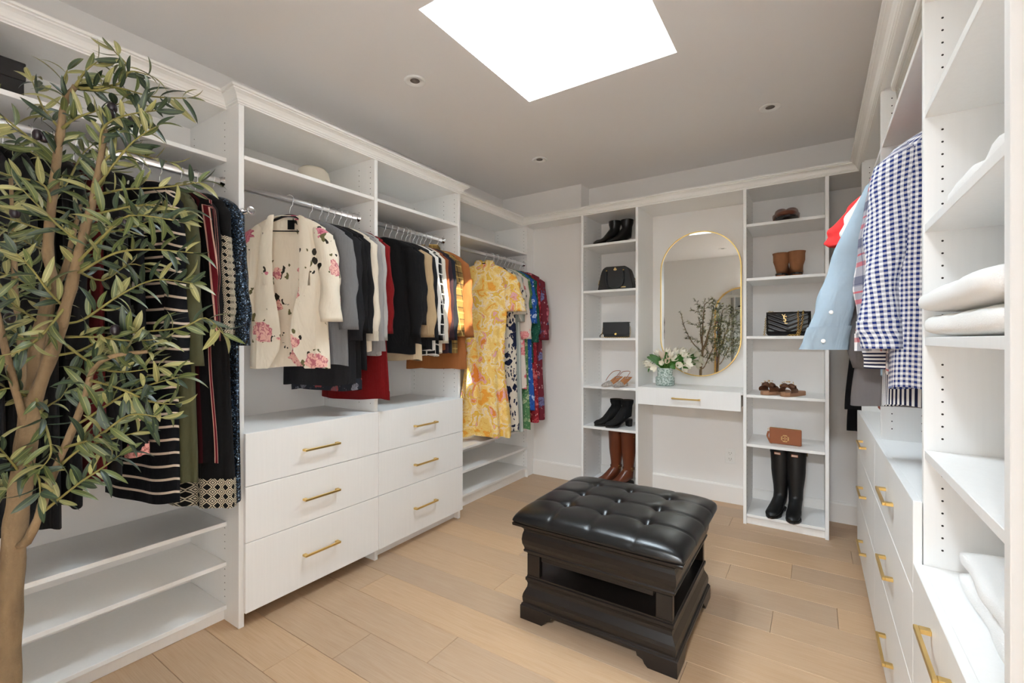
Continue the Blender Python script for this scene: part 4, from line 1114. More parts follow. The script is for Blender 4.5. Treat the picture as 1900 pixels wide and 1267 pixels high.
m_rub = plain('black_rubber', (17, 17, 18), .42, bump=.03, bscale=40)
def at(u, y, z): p = ony(u, 600, y); return (p.x, y, z)
TLL = 'left shelf tower'
g = 'footwear on the shelf towers'
boot('ankle_boot', 'black leather ankle boot on the top shelf, toe towards the bay', 'boot', at(1137, 3.83, ZL[0]), R(-44), .185, m_blk, .035, Lf=.86, group='black leather ankle boots')
boot('ankle_boot', 'black leather ankle boot on the top shelf, beside the vanity', 'boot', at(1160, 3.84, ZL[0]), R(-36), .185, m_blk, .035, Lf=.86, group='black leather ankle boots')
boot('suede_bootie', 'black suede heeled bootie with its laces towards the other bootie', 'boot', at(1140, 3.80, ZL[4]), R(-42), .175, m_sue, .05, Lf=.9, group='black suede booties')
boot('suede_bootie', 'black suede heeled bootie nearer to the vanity desk', 'boot', at(1160, 3.79, ZL[4]), R(-38), .175, m_sue, .05, Lf=.9, group='black suede booties')
for q, (u, yy, lab) in enumerate(((1140, 3.80, 'tall cognac leather riding boot nearer the bay'), (1163, 3.775, 'tall cognac leather riding boot with buckles nearer the vanity'))):
    boot('riding_boot', lab, 'boot', at(u, yy, ZL[5]), R(-34), .455, m_brn, .022, rtop=(.064, .068), rmid=(.058, .062), rank=(.040, .045), straps=[(.145, .045, .052, m_brn)]+([(.43, .066, .071, m_brn)] if q else []), group='cognac riding boots')
boot('flat_shoe', 'brown leather flat shoe on the top shelf, beside the vanity side', 'shoe', at(1446, 3.75, ZR[0]), R(14), .05, m_brn, .01, group='brown flat shoes')
boot('flat_shoe', 'brown leather flat shoe on the top shelf, nearer the dark corner', 'shoe', at(1471, 3.75, ZR[0]), R(-6), .05, m_brn, .01, group='brown flat shoes')
boot('tan_ankle_boot', 'tan suede ankle boot with its heel to the room, nearer the vanity', 'boot', at(1450, 3.74, ZR[1]), R(176), .155, m_tns, .012, rtop=(.054, .057), rank=(.050, .052), heelmat=m_tns, group='tan suede ankle boots')
boot('tan_ankle_boot', 'tan suede ankle boot with its heel to the room, nearer the corner', 'boot', at(1478, 3.74, ZR[1]), R(184), .160, m_tns, .012, rtop=(.054, .057), rank=(.050, .052), heelmat=m_tns, group='tan suede ankle boots')
boot('rain_boot', 'tall black rubber rain boot with a small label, nearer the vanity', 'boot', at(1447, 3.82, ZR[5]), R(-14), .445, m_rub, .014, rtop=(.066, .070), rmid=(.060, .064), rank=(.044, .050), patch=(.425, .070), straps=[(.43, .0675, .0715, m_rub)], group='black rain boots')
boot('rain_boot', 'tall black rubber rain boot with a small label, nearer the corner', 'boot', at(1476, 3.80, ZR[5]), R(-4), .445, m_rub, .014, rtop=(.066, .070), rmid=(.060, .064), rank=(.044, .050), patch=(.425, .070), straps=[(.43, .0675, .0715, m_rub)], group='black rain boots')

def glitter():
    g_ = G('silver_glitter', .35, .5); v = g_.voro(330.0); sp = g_.n('SeparateColor', {0: v.outputs['Color']})
    g_.color(g_.mix(sp.outputs[0], srgb(120, 112, 108), srgb(236, 230, 224))); g_.bump(sp.outputs[1], .6, .002); return g_.mat
M['glitter'] = glitter(); m_insole = plain('tan_insole', (192, 128, 76), .55); M['rose'] = plain('rose_gold', (196, 140, 116), .3, .9)
def slingback(label, loc, rotz):
    t = thing('slingback_heel', label, 'shoe', loc, rotz, 'glitter slingback heels', True)
    V = []; N = 14; rows = []
    for k in range(9):        # pointed toe cap
        f = k/8; y = -.19+.105*f; w = .004+.038*f**.6; h = .010+.032*f**.7
        for j in range(N):
            a = math.pi*j/(N-1); V.append((w*math.cos(a), y, .006+.010*f*0+h*math.sin(a)))
    mk('toe_cap', V, grid_faces(9, N, False), M['glitter'], t, True)
    V = []
    for k in range(10):
        f = k/9; y = -.17+.235*f; w = .012+.024*math.sin(min(1, f*1.3)*math.pi*.55); z = .008+.062*max(0, f-.35)/.65*(1 if f > .35 else 0)
        V += [(-w, y, z), (w, y, z), (w, y, z+.006), (-w, y, z+.006)]
    mk('insole', V, grid_faces(10, 4, True)+[(0, 1, 2, 3), (39, 38, 37, 36)], m_insole, t)
    lathe('heel', [(.006, 0), (.006, .03), (.010, .055), (.020, .070)], M['glitter'], t, 12, (0, .045, 0))
    tube('ankle_strap', catmull([(-.036, -.080, .045), (-.040, -.03, .085), (-.034, .03, .118), (0, .062, .125), (.034, .03, .118), (.040, -.03, .085), (.036, -.080, .045)], 5), .0028, M['rose'], t, 6)
    return t
slingback('silver glitter slingback heel with tan insole, nearer the bay', at(1141, 3.78, ZL[3]), R(-14))
slingback('silver glitter slingback heel with tan insole, nearer the vanity', at(1159, 3.77, ZL[3]), R(-8))
def sandal(label, loc, rotz, seed):
    t = thing('jewelled_sandal', label, 'shoe', loc, rotz, 'jewelled slide sandals', True); rr = random.Random(seed)
    out = [(-.028, .05), (-.034, -.02), (-.040, -.09), (-.034, -.15), (-.012, -.175), (.012, -.175), (.034, -.15), (.040, -.09), (.034, -.02), (.028, .05), (.012, .066), (-.012, .066)]
    extrude_poly('footbed', out, 'z', 0.0, .030, plain('tan_footbed', (164, 122, 92), .6), t, .004)
    V = []
    for k in range(9):
        f = k/8; y = -.155+.085*f
        for j in range(11):
            a = math.pi*j/10; h = .040+.012*math.sin(f*math.pi)
            V.append(((.043)*math.cos(a), y+.012*math.sin(a*2), .026+h*math.sin(a)))
    st = mk('strap', V, grid_faces(9, 11, False), plain('bronze_strap', (112, 72, 48), .5, .2), t, True)
    bowm = plain('bronze_bow', (96, 62, 42), .45, .3)
    for sd in (-1, 1):
        V = []
        for k in range(7):
            f = k/6
            for j in range(8):
                a = 2*math.pi*j/8; r_ = .008+.018*math.sin(f*math.pi*.9)
                V.append((sd*(.004+.048*f), -.115+r_*.9*math.cos(a), .078+r_*.7*math.sin(a)-.014*f))
        mk('bow_loop', V, grid_faces(7, 8, True), bowm, t, True)
    for k in range(16):
        a, b = rr.uniform(-.042, .042), rr.uniform(-.142, -.085)
        zz = .026+.055*math.sqrt(max(0, 1-(a/.045)**2))+.018
        lathe('stud', [(.0045, 0), (.004, .003), (.001, .0045)], M['gold'], st, 8, (a, b, zz))
    return t
sandal('tan slide sandal with gold studded bow, nearer the vanity', at(1450, 3.80, ZR[3]), R(-40), 1)
sandal('tan slide sandal with gold studded bow, nearer the corner', at(1480, 3.78, ZR[3]), R(-28), 2)

# ================================================================ BAGS
M['bagblack'] = plain('black_bag_leather', (17, 17, 19), .38, bump=.15, bscale=400)
def chain(name, P, parent, r=.0045, w=.0014, step=.0085):
    P = [Vector(p) for p in P]; A = Acc(); d = 0.0; i = 0
    for a, b in zip(P, P[1:]):
        L = (b-a).length; t = (b-a).normalized(); q = d
        s = t.cross(Vector((0, 1, 0.01))).normalized(); u = s.cross(t)
        while q < L:
            c = a+t*q; e = s if i % 2 else u
            ring = [c+t*(r*1.3*math.cos(2*math.pi*k/6))+e*(r*math.sin(2*math.pi*k/6)) for k in range(6)]
            A.add(*tube_geo(ring, w, 4, True)); q += step; i += 1
        d = q-L
    o = A.build(name, M['gold'], parent); o['kind'] = 'stuff'; return o
# dome satchel
bx, by, bz_ = at(1145, 3.80, ZL[1])
sc = thing('satchel_bag', 'black dome satchel handbag with looped handles', 'handbag', (bx, by, bz_), R(6), None, True)
pts = [(-.155, .0), (.155, .0), (.150, .03), (.128, .140)]+[(.060+.062*math.cos(a), .150+.058*math.sin(a)) for a in [R(10+16*k) for k in range(5)]]+[(-.060+.062*math.cos(a), .150+.058*math.sin(a)) for a in [R(106+16*k) for k in range(5)]]+[(-.128, .140), (-.150, .03)]
extrude_poly('body', pts, 'y', -.065, .065, M['bagblack'], sc, .008)
for s_ in (-1, 1):
    yq = s_*.072
    dz = 0 if s_ < 0 else .0
    P = catmull([(-.072, yq, .165), (-.074, yq-.006 if s_ < 0 else yq+.006, .10), (-.060, yq+s_*.010, .040), (0, yq+s_*.014, .012), (.060, yq+s_*.010, .040), (.074, yq+s_*.006, .10), (.072, yq, .165)], 6)
    tube('carry_handle', P, .0075, M['bagblack'], sc, 8)
for x in (-.072, .072): box('handle_ring', x-.006, x+.006, -.076, -.066, .158, .175, M['gold'], sc, .001)
box('name_plaque', .045, .090, -.069, -.066, .022, .032, M['emblem'], sc, .001)
A = Acc()   # small spade emblem
for cx, cz, r_ in ((-.007, .178, .007), (.007, .178, .007), (0, .187, .008), (0, .172, .004)):
    A.add([(cx+r_*math.cos(2*math.pi*k/10), -.0675, cz+r_*math.sin(2*math.pi*k/10)) for k in range(10)]+[(cx+r_*math.cos(2*math.pi*k/10), -.0650, cz+r_*math.sin(2*math.pi*k/10)) for k in range(10)], [tuple(range(10))]+[(k, (k+1) % 10, 10+(k+1) % 10, 10+k) for k in range(10)])
A.build('emblem', M['emblem'], sc, False)
for x in (-.152, .150): tube('side_clip', [(x, 0, .105), (x+.006*math.copysign(1, x), 0, .09), (x+.012*math.copysign(1, x), 0, .06), (x+.004*math.copysign(1, x), 0, .075)], .003, M['gold'], sc, 6)
# flap clutch with chain
bx, by, bz_ = at(1144, 3.79, ZL[2])
cl = thing('flap_clutch', 'small black flap clutch with gold chain and round clasp', 'handbag', (bx, by, bz_), R(8), None, True)
box('body', -.108, .108, -.028, .028, .004, .128, M['bagblack'], cl, .010, 3)
box('flap', -.112, .112, -.034, -.026, .028, .136, M['bagblack'], cl, .003, 2)
box('flap_top', -.112, .112, -.034, .03, .128, .136, M['bagblack'], cl, .003, 2)
lathe_y('clasp', [(.0105, 0), (.0105, .002), (.008, .003), (.006, .002)], (0, -.034, .034), -1, M['gold'], cl)
chain('chain_strap', [(-.115, .0, .11), (-.120, -.02, .05), (-.118, -.035, .006), (-.06, -.045, .006), (0, -.042, .005), (.07, -.046, .006), (.116, -.03, .008), (.120, -.01, .05), (.115, 0, .10)], cl)
tube('strap_end', [(-.112, -.01, .05), (-.125, -.02, .035), (-.138, -.025, .02), (-.136, -.025, .005)], .004, M['bagblack'], cl, 6)
# chevron quilted shoulder bag
bx, by, bz_ = at(1463, 3.76, ZR[2])
qb = thing('quilted_bag', 'black chevron quilted shoulder bag with gold monogram and chains', 'handbag', (bx, by, bz_), R(-2), None, True)
box('body', -.132, .132, -.034, .045, .003, .165, M['bagblack'], qb, .014, 3)
V = []; nx, nz = 41, 31
for j in range(nz):
    for i in range(nx):
        x = -.134+.268*i/(nx-1); zf = j/(nz-1); z = .016+.154*zf
        q = ((z-abs(x)*.42)/.030) % 1.0
        y = -.040-.0075*math.sin(q*math.pi)**.7-.004*math.sin(zf*math.pi)
        e = min(1, (1-abs(x)/.134)*14, (1-zf)*9+.1, zf*9+.1); y = -.032+(y+.032)*max(0, e)
        if zf > .97: y += .01
        V.append((x, y, z))
mk('flap', V, grid_faces(nz, nx, False), plain('quilted_leather', (14, 14, 15), .27, bump=.05, bscale=300), qb, True)
def text_mesh(txt, size, depth):
    cu_ = bpy.data.curves.new('text', 'FONT'); cu_.body = txt; cu_.size = size; cu_.extrude = depth; cu_.align_x = 'CENTER'; cu_.align_y = 'CENTER'; cu_.resolution_u = 3
    o_ = bpy.data.objects.new('text', cu_); COL.objects.link(o_)
    dg = bpy.context.evaluated_depsgraph_get(); me = bpy.data.meshes.new_from_object(o_.evaluated_get(dg))
    bpy.data.objects.remove(o_); V = [v.co.copy() for v in me.vertices]; F = [tuple(p.vertices) for p in me.polygons]; bpy.data.meshes.remove(me); return V, F
A = Acc()
for ch, dx, dz, size, shear in (('Y', -.007, .016, .050, .0), ('S', .001, .0, .058, .1), ('L', .006, -.016, .050, .0)):
    V, F = text_mesh(ch, size, .0012)
    A.add([(-.018+dx+v.x*.8+v.y*shear, -.0515-v.z, .117+dz+v.y) for v in V], F)
mg = A.build('monogram', M['emblem'], qb, False); mg['label'] = 'interlaced gold letters'
chain('chain_strap', [(.060, .0, .170), (.060, -.050, .168), (.062, -.056, .10), (.060, -.056, .04), (.056, -.060, .006), (.0, -.064, .006)], qb, .0055, .0018, .0095)
chain('chain_strap', [(.090, .0, .172), (.090, -.050, .170), (.086, -.056, .11), (.074, -.057, .04), (.068, -.060, .006), (.02, -.070, .006)], qb, .0055, .0018, .0095)
chain('chain_strap', [(-.09, .0, .170), (-.120, -.01, .172), (-.138, -.02, .12), (-.142, -.03, .05), (-.146, -.04, .006)], qb, .0055, .0018, .0095)
# tan wallet with wrist strap and cross emblem
bx, by, bz_ = at(1457, 3.74, ZR[4])
wl = thing('wallet', 'tan leather wristlet wallet with a gold cross emblem', 'wallet', (bx, by, bz_), R(-6), None, True)
mw = plain('tan_wallet_leather', (148, 84, 48), .5, bump=.1, bscale=300)
box('body', -.098, .098, -.012, .012, .002, .112, mw, wl, .006, 3)
box('zip_edge', -.095, .095, -.003, .003, .110, .115, M['gold'], wl, .001)
A = Acc()
def pl(x0, x1, z0, z1):
    A.add([(x0, -.0135, z0), (x1, -.0135, z0), (x1, -.0135, z1), (x0, -.0135, z1), (x0, -.0118, z0), (x1, -.0118, z0), (x1, -.0118, z1), (x0, -.0118, z1)], [(0, 1, 2, 3), (0, 4, 5, 1), (1, 5, 6, 2), (2, 6, 7, 3), (3, 7, 4, 0)])
ez = .045; w_ = .0032
for s_ in (-1, 1):
    pl(-.011, .011, ez+s_*.022-w_/2, ez+s_*.022+w_/2); pl(-w_/2, w_/2, *sorted((ez+s_*.003, ez+s_*.022)))
    pl(*sorted((s_*.011-w_/2, s_*.011+w_/2)), *sorted((ez+s_*.014, ez+s_*.022)))
    pl(*sorted((-s_*.011-w_/2, -s_*.011+w_/2)), *sorted((ez+s_*.014, ez+s_*.022)))
    pl(s_*.022-w_/2, s_*.022+w_/2, ez-.011, ez+.011); pl(*sorted((s_*.003, s_*.022)), ez-w_/2, ez+w_/2)
    pl(*sorted((s_*.014, s_*.022)), ez-.011-w_/2, ez-.011+w_/2); pl(*sorted((s_*.014, s_*.022)), ez+.011-w_/2, ez+.011+w_/2)
A.build('emblem', M['emblem'], wl, False)
V = []
for k in range(8):
    f = k/7; x = -.102-.010*math.sin(f*2)+.040*max(0, f-.4)*1.2; z = .085-.092*f+.012*f
    V += [(x-.007, -.006-.022*f, z), (x+.007, -.010-.022*f, z)]
mk('wrist_strap', V, grid_faces(8, 2, False), mw, wl, True)
tube('strap_ring', [(-.100+.008*math.cos(a), -.004, .098+.008*math.sin(a)) for a in [R(45*k) for k in range(8)]], .0015, M['gold'], wl, 6, True)

# ================================================================ VASE AND TULIPS
def mottled():
    g_ = G('mottled_glass_glaze', .25); n1 = g_.noise(70.0, detail=4).outputs['Fac']; v = g_.voro(120.0).outputs['Distance']
    g_.color(g_.mix(g_.m('GREATER_THAN', g_.m('ADD', n1, g_.m('MULTIPLY', v, .35)), .66), srgb(128, 148, 138), srgb(196, 208, 202))); return g_.mat
vx, vy, vz = at(1234, 3.83, .9332)
va = thing('vase', 'two-tier mottled sage green vase on the vanity desk', 'vase', (vx, vy, vz), 0, None, True)
lathe('body', [(.050, 0), (.068, .004), (.074, .014), (.075, .060), (.072, .070), (.062, .074), (.060, .080), (.061, .142), (.058, .146), (.054, .142), (.053, .02), (.01, .016)], mottled(), va, 36)
m_pet = plain('tulip_petal', (244, 238, 222), .6, var=.06, vscale=30); m_pet2 = plain('blush_tulip_petal', (240, 222, 204), .6, var=.06, vscale=30)
m_stem = plain('tulip_stem', (112, 146, 66), .5); m_lf = plain('tulip_leaf', (62, 112, 40), .45, var=.25, vscale=14)
heads = [(380, 330), (495, 370), (450, 460), (485, 560), (600, 520), (690, 370), (800, 310), (755, 455), (950, 305), (1000, 400), (870, 600), (1075, 545), (205, 590), (310, 640), (160, 550), (610, 300), (1010, 650), (640, 430)]
tl = ['standing tall beside the side panel', 'blush toned at the back', 'small, blush toned near the middle', 'small, hanging over the rim', 'low bud over the vase rim', 'half hidden at the back', 'plump, in front of the mirror', 'round, in the centre', 'plump, far along the mirror', 'behind the open bloom', 'leaning low beside the open bloom', 'fully open with spreading petals', 'drooping towards the side panel', 'drooping, showing its yellow centre', 'drooping furthest out to the side', 'bud among the upper leaves', 'loose, drooping under the open bloom', 'pale bud behind the centre']
for i, (hx_, hz_) in enumerate(heads):
    rr = random.Random(50+i); u, v = 1190+hx_/12.667, 630+hz_/12.667
    dy = rr.uniform(-.07, .06) if i not in (3, 4, 12, 13, 14, 11, 10) else rr.uniform(-.10, -.05)
    p = ony(u, v, vy+dy); base = Vector((vx+rr.uniform(-.02, .02), vy+rr.uniform(-.02, .02), vz+.12))
    d = (p-base); d.normalize()
    if i in (12, 13, 14, 16): d = (d+Vector((0, -.4, -.7))).normalized()
    if i in (3, 4, 10): d = (d+Vector((0, -.8, -.1))).normalized()
    t = thing('tulip', 'cream tulip in the vase, '+tl[i], 'flower', p, 0, 'tulips in the sage vase', False)
    mid = base.lerp(p, .55)+Vector((0, 0, .02 if i not in (12, 13, 14, 16) else .045))
    tube('stem', catmull([base-Vector((0, 0, .09)), base, mid, p-d*.012], 4), .0032, m_stem, t, 6)
    q = d.to_track_quat('Z', 'Y').to_matrix(); opn = 1.0 if i == 11 else (.35 if i in (7, 13, 16) else 0.0)
    A = Acc(); hs = 1.42*(.78 if i in (2, 3, 4, 17) else 1.0)
    for kx in range(6):
        V = []; a0 = kx*math.pi/3+(.5 if i % 2 else 0); inn = .92 if kx % 2 else 1.0
        for r_ in range(7):
            f = r_/6; rad = (.020*math.sin(min(1, f*1.15+.12)*math.pi*.62)*inn+opn*.030*f*f); zq = -.014+.046*f-(opn*.018*f*f)
            wv = .95*math.sin(min(1, f*.95+.18)*math.pi)**.6
            if f > .99: wv *= .35; rad *= .75
            for c in range(5):
                an = a0+(c-2)/2*wv*.62
                V.append(p+q@Vector((rad*math.cos(an)*hs, rad*math.sin(an)*hs, (zq-.002*abs(c-2)*f)*hs)))
        A.add(V, grid_faces(7, 5, False))
    A.build('bloom', m_pet2 if i in (1, 2, 4, 17) else m_pet, t)
def leaf_strip(parent, P, w, mat, name='leaf'):
    P = catmull(P, 4); n = len(P); V = []
    for k, p in enumerate(P):
        f = k/(n-1); ww = w*math.sin(min(1, f*.9+.1)*math.pi)**.7*(1 if f < 1 else 0.05)
        t_ = (P[min(k+1, n-1)]-P[max(k-1, 0)]).normalized(); s_ = t_.cross(Vector((0, -1, .25))).normalized()
        V += [p-s_*ww+Vector((0, -.004, .0)), p, p+s_*ww+Vector((0, -.004, .0))]
    return mk(name, V, grid_faces(n, 3, False), mat, parent, True)
for i, (pl_, lab) in enumerate((([(560, 600), (420, 560), (250, 450), (130, 405)], 'spreading towards the side panel'), ([(560, 590), (420, 500), (290, 400), (190, 355)], 'rising above the drooping blooms'), ([(640, 600), (800, 520), (950, 440), (1110, 405)], 'reaching across the mirror'), ([(620, 600), (850, 480), (900, 420), (930, 385)], 'short, upright beside the mirror'), ([(620, 560), (680, 580), (740, 640), (800, 690)], 'folding down over the vase rim'), ([(600, 560), (590, 450), (610, 360), (570, 290)], 'standing up at the back'), ([(300, 600), (220, 650), (180, 700), (160, 770)], 'thin, hanging beside the vase'), ([(900, 640), (980, 650), (1060, 660), (1110, 680)], 'narrow, under the open bloom'))):
    P = [ony(1190+a/12.667, 630+b/12.667, vy-.04-.01*k) for k, (a, b) in enumerate(pl_)]
    if i < 6: P[0] = Vector((vx, vy, vz+.13))
    t = thing('tulip_leaf', 'long green tulip leaf '+lab, 'leaf', P[0], 0, 'leaves in the sage vase')
    leaf_strip(t, P, .020 if i < 6 else .008, m_lf, 'blade')

# ================================================================ THINGS ON THE HIGH SHELVES, TOWELS
hp = onx(582, 330, -2.44)
ht = thing('sun_hat', 'cream felt hat on the high shelf above the blazer', 'hat', (-2.44, hp.y, 2.154), R(8), None, True)
m_hat = plain('cream_felt', (218, 208, 192), .9, bump=.2, bscale=300)
lathe('brim', [(.088, .012), (.12, .008), (.165, .006), (.185, .012), (.183, .015), (.165, .010), (.12, .012), (.088, .018)], m_hat, ht, 40, cap=False)
lathe('crown', [(.090, .010), (.092, .05), (.088, .10), (.080, .135), (.064, .150), (.045, .152), (.02, .144), (.001, .142)], m_hat, ht, 36, sx=.92, sy=1.08, cap=False)
lathe('hat_band', [(.0925, .016), (.0945, .018), (.0935, .036), (.0915, .038)], plain('hat_ribbon', (196, 184, 166), .7), ht, 36, sx=.93, sy=1.085, cap=False)
bxx = thing('storage_box', 'black lidded storage box on the high shelf behind the tree', 'box', (-2.46, .25, 2.154))
m_bx = plain('black_card', (20, 17, 17), .7)
box('body', -2.61, -2.315, .09, .400, 2.1545, 2.235, m_bx, bxx, .002)
box('lid', -2.614, -2.311, .086, .404, 2.215, 2.278, m_bx, bxx, .002)
def clear_plastic():
    g_ = G('clear_plastic', .2); tr = g_.n('BsdfTransparent'); tr.inputs[0].default_value = (.96, .95, .93, 1)
    mx = g_.n('MixShader', {0: .42}); g_.color(srgb(226, 220, 210)); g_.nt.links.new(tr.outputs[0], mx.inputs[1]); g_.nt.links.new(g_.b.outputs[0], mx.inputs[2])
    g_.nt.links.new(mx.outputs[0], g_.nt.nodes['Material Output'].inputs[0]); return g_.mat
bn = thing('storage_bin', 'clear plastic storage bin with white lid on the high shelf', 'bin', (.46, 2.05, 2.154))
def rrect(x0, x1, y0, y1, r_, n=5):
    out = []
    for cx, cy, a0 in ((x1-r_, y1-r_, 0), (x0+r_, y1-r_, 90), (x0+r_, y0+r_, 180), (x1-r_, y0+r_, 270)):
        out += [(cx+r_*math.cos(R(a0+90*k/n)), cy+r_*math.sin(R(a0+90*k/n))) for k in range(n+1)]
    return out
V = []; rings_ = [(0.03, 2.1555), (.02, 2.165), (.004, 2.325), (.012, 2.325), (.028, 2.17), (.04, 2.160)]
for ins, z in rings_: V += [(a, b, z) for a, b in rrect(.268+ins, .660-ins, 1.665+ins, 2.44-ins, .05)]
nb = len(V)//len(rings_)
mk('body', V, grid_faces(len(rings_), nb, True)+[tuple(range(nb))[::-1], tuple(len(V)-nb+k for k in range(nb))], clear_plastic(), bn)
V = []
for ins, z in ((-.002, 2.322), (-.008, 2.326), (-.008, 2.344), (.0, 2.350), (.02, 2.350), (.026, 2.346)): V += [(a, b, z) for a, b in rrect(.268+ins, .660-ins, 1.665+ins, 2.44-ins, .055)]
mk('lid', V, grid_faces(6, nb, True)+[tuple(range(nb))[::-1], tuple(len(V)-nb+k for k in range(nb))], M['plastic_white'], bn)

def terry():
    g_ = G('white_terry', .95, spec=.1); g_.color(srgb(250, 250, 249)); n_ = g_.noise(420.0, detail=2).outputs['Fac']; g_.bump(n_, .5, .004); g_.sheen(.3); return g_.mat
M['terry'] = terry()
def towel(label, x0, x1, y0, y1, z0, h, layers=2, seed=0, soft=.006, slump=0.0):
    """a folded towel: stacked rounded layers with the fold towards the room"""
    t = thing('folded_towel', label, 'towel', ((x0+x1)/2, (y0+y1)/2, z0), 0, 'white towels in the cabinet')
    lh = h/layers
    for l in range(layers):
        V = []; ny = 22; ns = 26; zc = z0+lh*(l+.5)
        for j in range(ny):
            f = j/(ny-1); y = y0+(y1-y0)*f
            e = min(1, math.sin(f*math.pi)**.35+.02)
            for k in range(ns):
                a = 2*math.pi*k/ns; c, s_ = math.cos(a), math.sin(a)
                hx2 = (x1-x0)/2; hz2 = lh/2
                x = (x0+x1)/2+hx2*math.copysign(abs(c)**.28, c)*(.97+.03*e); z = zc+hz2*math.copysign(abs(s_)**.6, s_)*(.75+.25*e)
                nz = mnoise.noise(Vector((x*9, y*7, zc*30+seed)))
                x += .010*nz*(1 if c < 0 else .2); z += (soft*mnoise.noise(Vector((x*14, y*10, seed+l*3.1)))+slump*f*(1-(x-x0)/(x1-x0)*.3)) if s_ > -.2 or l else 0
                V.append((x, y, max(z, z0+.0005)))
        mk('towel_layer', V, grid_faces(ny, ns, True, True)+[tuple(range(ns)), tuple((ny-1)*ns+k for k in range(ns))[::-1]], M['terry'], t, True)
towel('plump white towel, lower of the two on the middle shelf', .232, .62, .995, 1.565, 1.316, .058, 1, 1)
towel('plump white towel, upper of the two on the middle shelf', .222, .62, .995, 1.575, 1.375, .060, 1, 2)
towel('thin white folded sheet on the shelf above the towel pair', .262, .63, .995, 1.50, 1.612, .055, 1, 5, .02)
towel('wide white blanket folded on the counter below the shelves', .285, .66, 1.00, 1.50, .719, .10, 2, 8, .012)
towel('small white cloth on the shelf above the counter', .30, .62, .995, 1.10, 1.020, .10, 2, 11, .008)
# ================================================================ OLIVE TREE
def bark():
    g_ = G('olive_bark', .85); n_ = g_.noise(26.0, g_.scalev(g_.coord(), (1, 1, .35)), 5).outputs['Fac']; n2 = g_.noise(170.0).outputs['Fac']
    g_.color(g_.mix(n_, srgb(74, 58, 40), srgb(148, 122, 88))); g_.bump(g_.m('ADD', n_, g_.m('MULTIPLY', n2, .4)), .7, .006); return g_.mat
M['bark'] = bark()
def leafmat(name, c0, c1, vein):
    g_ = G(name, .45); rnd = g_.n('ObjectInfo').outputs['Random']; n_ = g_.noise(16.0).outputs['Fac']; u, v = g_.uv()
    c = g_.mix(n_, srgb(*c0), srgb(*c1)); c = g_.n('HueSaturation', {'Hue': .5, 'Saturation': 1.0, 'Value': g_.m('ADD', .75, g_.m('MULTIPLY', rnd, .5)), 'Fac': 1.0, 'Color': c}).outputs[0]
    g_.color(g_.mix(g_.lt(g_.m('ABSOLUTE', u), .06), c, srgb(*vein))); g_.bump(n_, .1, .002)
    return g_.mat
LM = [leafmat('olive_leaf_deep', (34, 48, 36), (52, 68, 44), (74, 88, 54)), leafmat('olive_leaf_mid', (66, 78, 42), (92, 100, 54), (124, 126, 74)), leafmat('olive_leaf_pale', (122, 122, 74), (150, 146, 96), (170, 162, 108))]
M['twig'] = plain('green_twig', (120, 112, 58), .7, var=.2, vscale=40); M['olive'] = plain('ripe_olive', (28, 18, 26), .28)
TW = 1.037
def tp(u, v, d=0.0): return onw(u, v, TW+d)
TB = tp(14, 1267); base = Vector((TB.x-.005, TB.y-.01, 0))
tree = thing('olive_tree', 'tall artificial olive tree with a slender branching trunk', 'plant', (base.x, base.y, 0))
# planter
lathe('planter', [(.12, 0), (.135, .01), (.165, .26), (.170, .27), (.160, .275), (.150, .25), (.02, .245)], plain('cream_planter', (214, 206, 192), .7, bump=.2, bscale=60), tree, 36, (base.x, base.y, 0))
lathe('moss', [(.150, .246), (.11, .262), (.05, .270), (.002, .272)], plain('dry_moss', (92, 88, 48), .95, bump=.8, bscale=60), tree, 30, (base.x, base.y, 0), cap=False)
def branch(name, pts, r0, r1, mat=None, n=8, sub=5):
    P = catmull([tp(*p) if len(p) > 2 else tp(p[0], p[1]) for p in pts], sub); m = len(P)
    rad = [(r0+(r1-r0)*k/(m-1))*(1+.08*math.sin(k*1.7)+.06*math.sin(k*.9+2)) for k in range(m)]
    return tube(name, P, rad, mat or M['bark'], tree, n), P
P0 = [base+Vector((0, 0, .24)), Vector((TB.x, TB.y, .42)), tp(14, 1230), tp(20, 1100), tp(27, 990), tp(38, 905), tp(50, 810), tp(60, 735)]
P0 = catmull(P0, 6); m = len(P0)
tube('trunk', P0, [(.0245-.006*k/(m-1))*(1+.05*math.sin(k*1.3)) for k in range(m)], M['bark'], tree, 12)
BR = []      # branch polylines that carry twigs: (points, start fraction)
def add(pts, r0, r1, leafy=None, mat=None):
    o, P = branch('branch', pts, r0, r1, mat); BR.append((P, leafy)); return P
add([(57, 760, 0), (66, 655, .01), (80, 585, .02), (96, 522, .02), (89, 466, .02), (96, 380, .02), (105, 300, .02), (113, 240, .02), (121, 190, .02), (140, 160, .01)], .013, .006, (.55, 1))
add([(60, 750, 0), (96, 655, -.01), (123, 566, -.01), (142, 489, -.02), (159, 420, -.02), (172, 375, -.02), (186, 298, -.02), (196, 240, -.02)], .014, .005, (.5, 1))
add([(58, 745, 0), (80, 640, .03), (100, 540, .05), (120, 500, .06), (135, 440, .08), (150, 380, .1)], .010, .004, (.4, 1))
add([(30, 1010, 0), (48, 1006, -.01), (70, 962, -.02), (92, 896, -.03), (133, 800, -.04), (159, 731, -.05), (172, 688, -.05), (205, 662, -.06), (275, 652, -.07)], .010, .004, (.62, 1))
add([(50, 800, 0), (20, 690, -.06), (-10, 560, -.1), (-30, 430, -.12)], .009, .004, (.3, 1))
add([(52, 790, 0), (45, 690, .08), (30, 560, .14), (25, 440, .18), (20, 330, .2)], .009, .004, (.3, 1))
